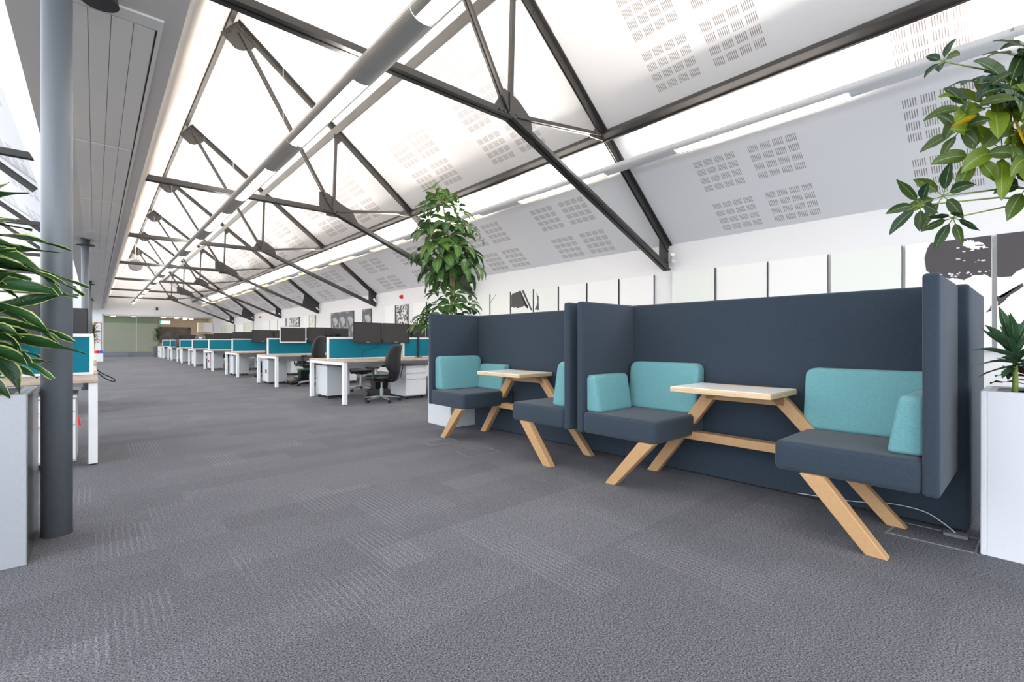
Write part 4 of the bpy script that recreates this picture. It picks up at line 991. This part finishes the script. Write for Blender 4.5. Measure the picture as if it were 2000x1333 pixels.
for i in range(14):
    t = i*2.4; el = random.uniform(.2, .9)
    lf.leaf((3.50, -.06, .785), (cos(t)*cos(el), sin(t)*cos(el), sin(el)), (0, 0, 1), random.uniform(.10, .15), .05, droop=.7, fold=.2)
lf.build('leaves', M['leaf_umbrella'], tr, smooth=True, off=tr.location)

# variegated strap plant in the left planter
random.seed(15)
tr = thing('variegated_dracaena', 'large dracaena with yellow edged strap leaves in the left foreground planter', 'plant', (-.55, 3.42, .77))
lf = LB(); stm = MB()
heads = [((-.60, 3.42), 1.42, 19, .50), ((-.50, 3.36), 1.12, 17, .40), ((-.68, 3.38), 1.60, 12, .48), ((-.46, 3.42), .93, 9, .30)]
for (hx, hy), hz, n_, L in heads:
    stm.tube([(hx*.5-.28, 3.42, .72), (hx, hy, hz-.2), (hx, hy, hz+.03)], [.018, .015, .012], 8)
    for i in range(n_):
        t = i*2.399+.4; el = -.05+.9*(i/n_)**1.5; z = hz-.14+.2*i/n_
        dx, dy = cos(t), sin(t)
        if dx > .2 and dy > .1: dy = -dy*.4
        lf.leaf((hx, hy, z), (dx*cos(el), dy*cos(el), sin(el)), (0, 0, 1), L*random.uniform(.75, 1.08), random.uniform(.055, .07), droop=random.uniform(.1, 1.3), fold=.38, n=14, shape='strap', wave=.010, twist=random.uniform(-.5, .5), roll=random.choice((-1, 1))*random.uniform(.3, 1.0))
for (b_, d_, L, dr) in (((-.58, 3.36, 1.30), (1, -.2, -.1), .44, 1.5), ((-.5, 3.34, 1.02), (1, -.3, .3), .36, 2.2), ((-.56, 3.38, 1.50), (1, -.35, .25), .52, 1.2), ((-.6, 3.4, 1.55), (1, -.1, .2), .5, .4), ((-.55, 3.36, 1.25), (.9, -.5, .1), .5, .8), ((-.62, 3.40, 1.40), (1, -.25, .20), .60, .5), ((-.60, 3.40, 1.46), (1, -.45, .05), .62, .55), ((-.62, 3.40, 1.36), (1, -.3, -.02), .56, .2), ((-.60, 3.40, 1.42), (.9, -.3, .34), .50, .9),
                        ((-.52, 3.36, 1.14), (1, -.3, .12), .46, .5), ((-.52, 3.36, 1.08), (1, -.35, .02), .50, .3), ((-.5, 3.36, 1.04), (.9, -.5, -.05), .42, .6), ((-.52, 3.36, 1.12), (.8, -.5, .3), .40, 1.4),
                        ((-.70, 3.36, 1.62), (1, -.2, .05), .46, .15), ((-.70, 3.36, 1.56), (1, -.3, .0), .44, .2)):
    lf.leaf(b_, d_, (0, 0, 1), L*1.05, .068, droop=dr*1.3, fold=.36, n=14, shape='strap', wave=.011, twist=random.uniform(-.5, .5), roll=random.choice((-1, 1))*random.uniform(.35, .95))
stm.build('cane', M['wood_stem'], tr, smooth=True, off=tr.location); lf.build('leaves', M['leaf_strap'], tr, smooth=True, off=tr.location)

# potted palm at the far end
def far_palm(x, y, label, pot_m, h=1.9, ph=.72):
    t = thing('potted_palm', label, 'plant', (x, y, 0))
    MB().hexa([(-.2, -.2, 0), (.2, -.2, 0), (.2, .2, 0), (-.2, .2, 0)], [(-.24, -.24, ph), (.24, -.24, ph), (.24, .24, ph), (-.24, .24, ph)]).build('pot', pot_m, t)
    MB().tube([(0, 0, ph), (.02, 0, ph+.3), (0, 0, h-.3)], .03, 8).build('trunk', M['wood_stem'], t)
    l_ = LB()
    for i in range(90):
        a = i*2.4; el = random.uniform(-.3, 1.2); z = ph+.35+(h-ph-.45)*i/90
        l_.leaf((0, 0, z), (cos(a)*cos(el), sin(a)*cos(el), sin(el)), (0, 0, 1), random.uniform(.3, .5), .06, droop=.8, n=5, shape='strap')
    l_.build('leaves', M['leaf_far'], t, smooth=True)
far_palm(3.12, 38.9, 'potted palm in a dark grey square pot beside the far glass wall', M['pot_grey'])
far_palm(-.05, 33.8, 'leafy plant on the left of the aisle near the far end', M['wmetal'], 1.9, .6)
sh = thing('plant_ladder', 'orange wooden frame stand among the far left leaves', 'stand', (-.02, 35.2, 0))
MB().box(-.02, .02, -.02, .02, 0, 2.1).box(.28, .32, -.02, .02, 0, 2.1).box(-.02, .32, -.02, .02, 2.06, 2.1).box(.02, .28, -.02, .02, 1.6, 1.64).box(.02, .28, -.02, .02, 1.1, 1.14).build('frame', M['orange'], sh)
bx = thing('storage_box', 'pale box with red and blue things on top, far left of the aisle', 'box', (.18, 32.6, 0))
MB().box(-.25, .15, -.2, .2, 0, .42).build('box_body', M['wmetal'], bx); MB().cyl((-.1, 0, .42), (-.1, 0, .56), .1, 10).build('red_item', M['red'], bx); MB().box(.0, .14, -.1, .1, .42, .56).build('blue_item', M['blue'], bx)
tag(lofted([(0, 0, 0, .2, .2, 0), (.05, 0, 0, .26, .26, 0), (.3, 0, 0, .2, .2, 0), (.42, 0, 0, .1, .1, 0)], 12).build('brown_bag', M['terrac'], smooth=True), 'dark brown bag on the floor right of the potted palm', 'bag').location = (3.66, 39.0, 0)

# ------------------------------------------------------------------ floor boxes and leads
def floor_box(pts, label):
    t = thing('floor_box', label, 'floor box', (sum(p[0] for p in pts)/4, sum(p[1] for p in pts)/4, 0), group='service boxes let into the carpet')
    mb = MB()
    for i in range(4): mb.bar((*pts[i], .002), (*pts[(i+1) % 4], .002), 0.009, .005, side=Vector(pts[(i+1) % 4]+(0,)).__sub__(Vector(pts[i]+(0,))).cross(Vector((0, 0, 1))))
    mb.build('trim_frame', M['clear'], t, off=t.location)
    return t
floor_box([(3.275, .575), (3.53, .545), (3.535, .222), (3.285, .222)], 'carpeted floor box with a clear frame at the foot of the near booth')
MB().box(3.47, 3.53, .262, .36, .0, .016).build('cable_flap', M['clear'], bpy.data.objects['floor_box'], off=bpy.data.objects['floor_box'].location)
floor_box([(2.60, 3.74), (2.93, 3.70), (2.90, 3.44), (2.55, 3.48)], 'floor box outline in the carpet in front of the farther booth')
floor_box([(2.57, 4.32), (2.90, 4.29), (2.87, 4.07), (2.54, 4.10)], 'floor box outline in the carpet at the left end of the booths')
tag(MB().curve([(3.50, .31, .012), (3.51, .36, .05), (3.53, .45, .09), (3.55, .60, .09), (3.555, .75, .06), (3.555, .9, .045), (3.56, 1.1, .03)], .0028, 6).build('power_lead', M['gmetal']), 'thin pale lead running from the floor box along the booth back', 'cable')
rd = thing('round_sensor', 'grey round disc hanging near the steep white face in the distance', 'sensor', (1.32, 26.0, 4.33))
rd = rd
MB().cyl((0, 0, 0), (0, .05, 0), .25, 28).build('disc', M['pot_grey'], rd); MB().cyl((0, .02, .3), (0, .02, 1.0), .008, 6).build('drop_rod', M['gmetal'], rd)
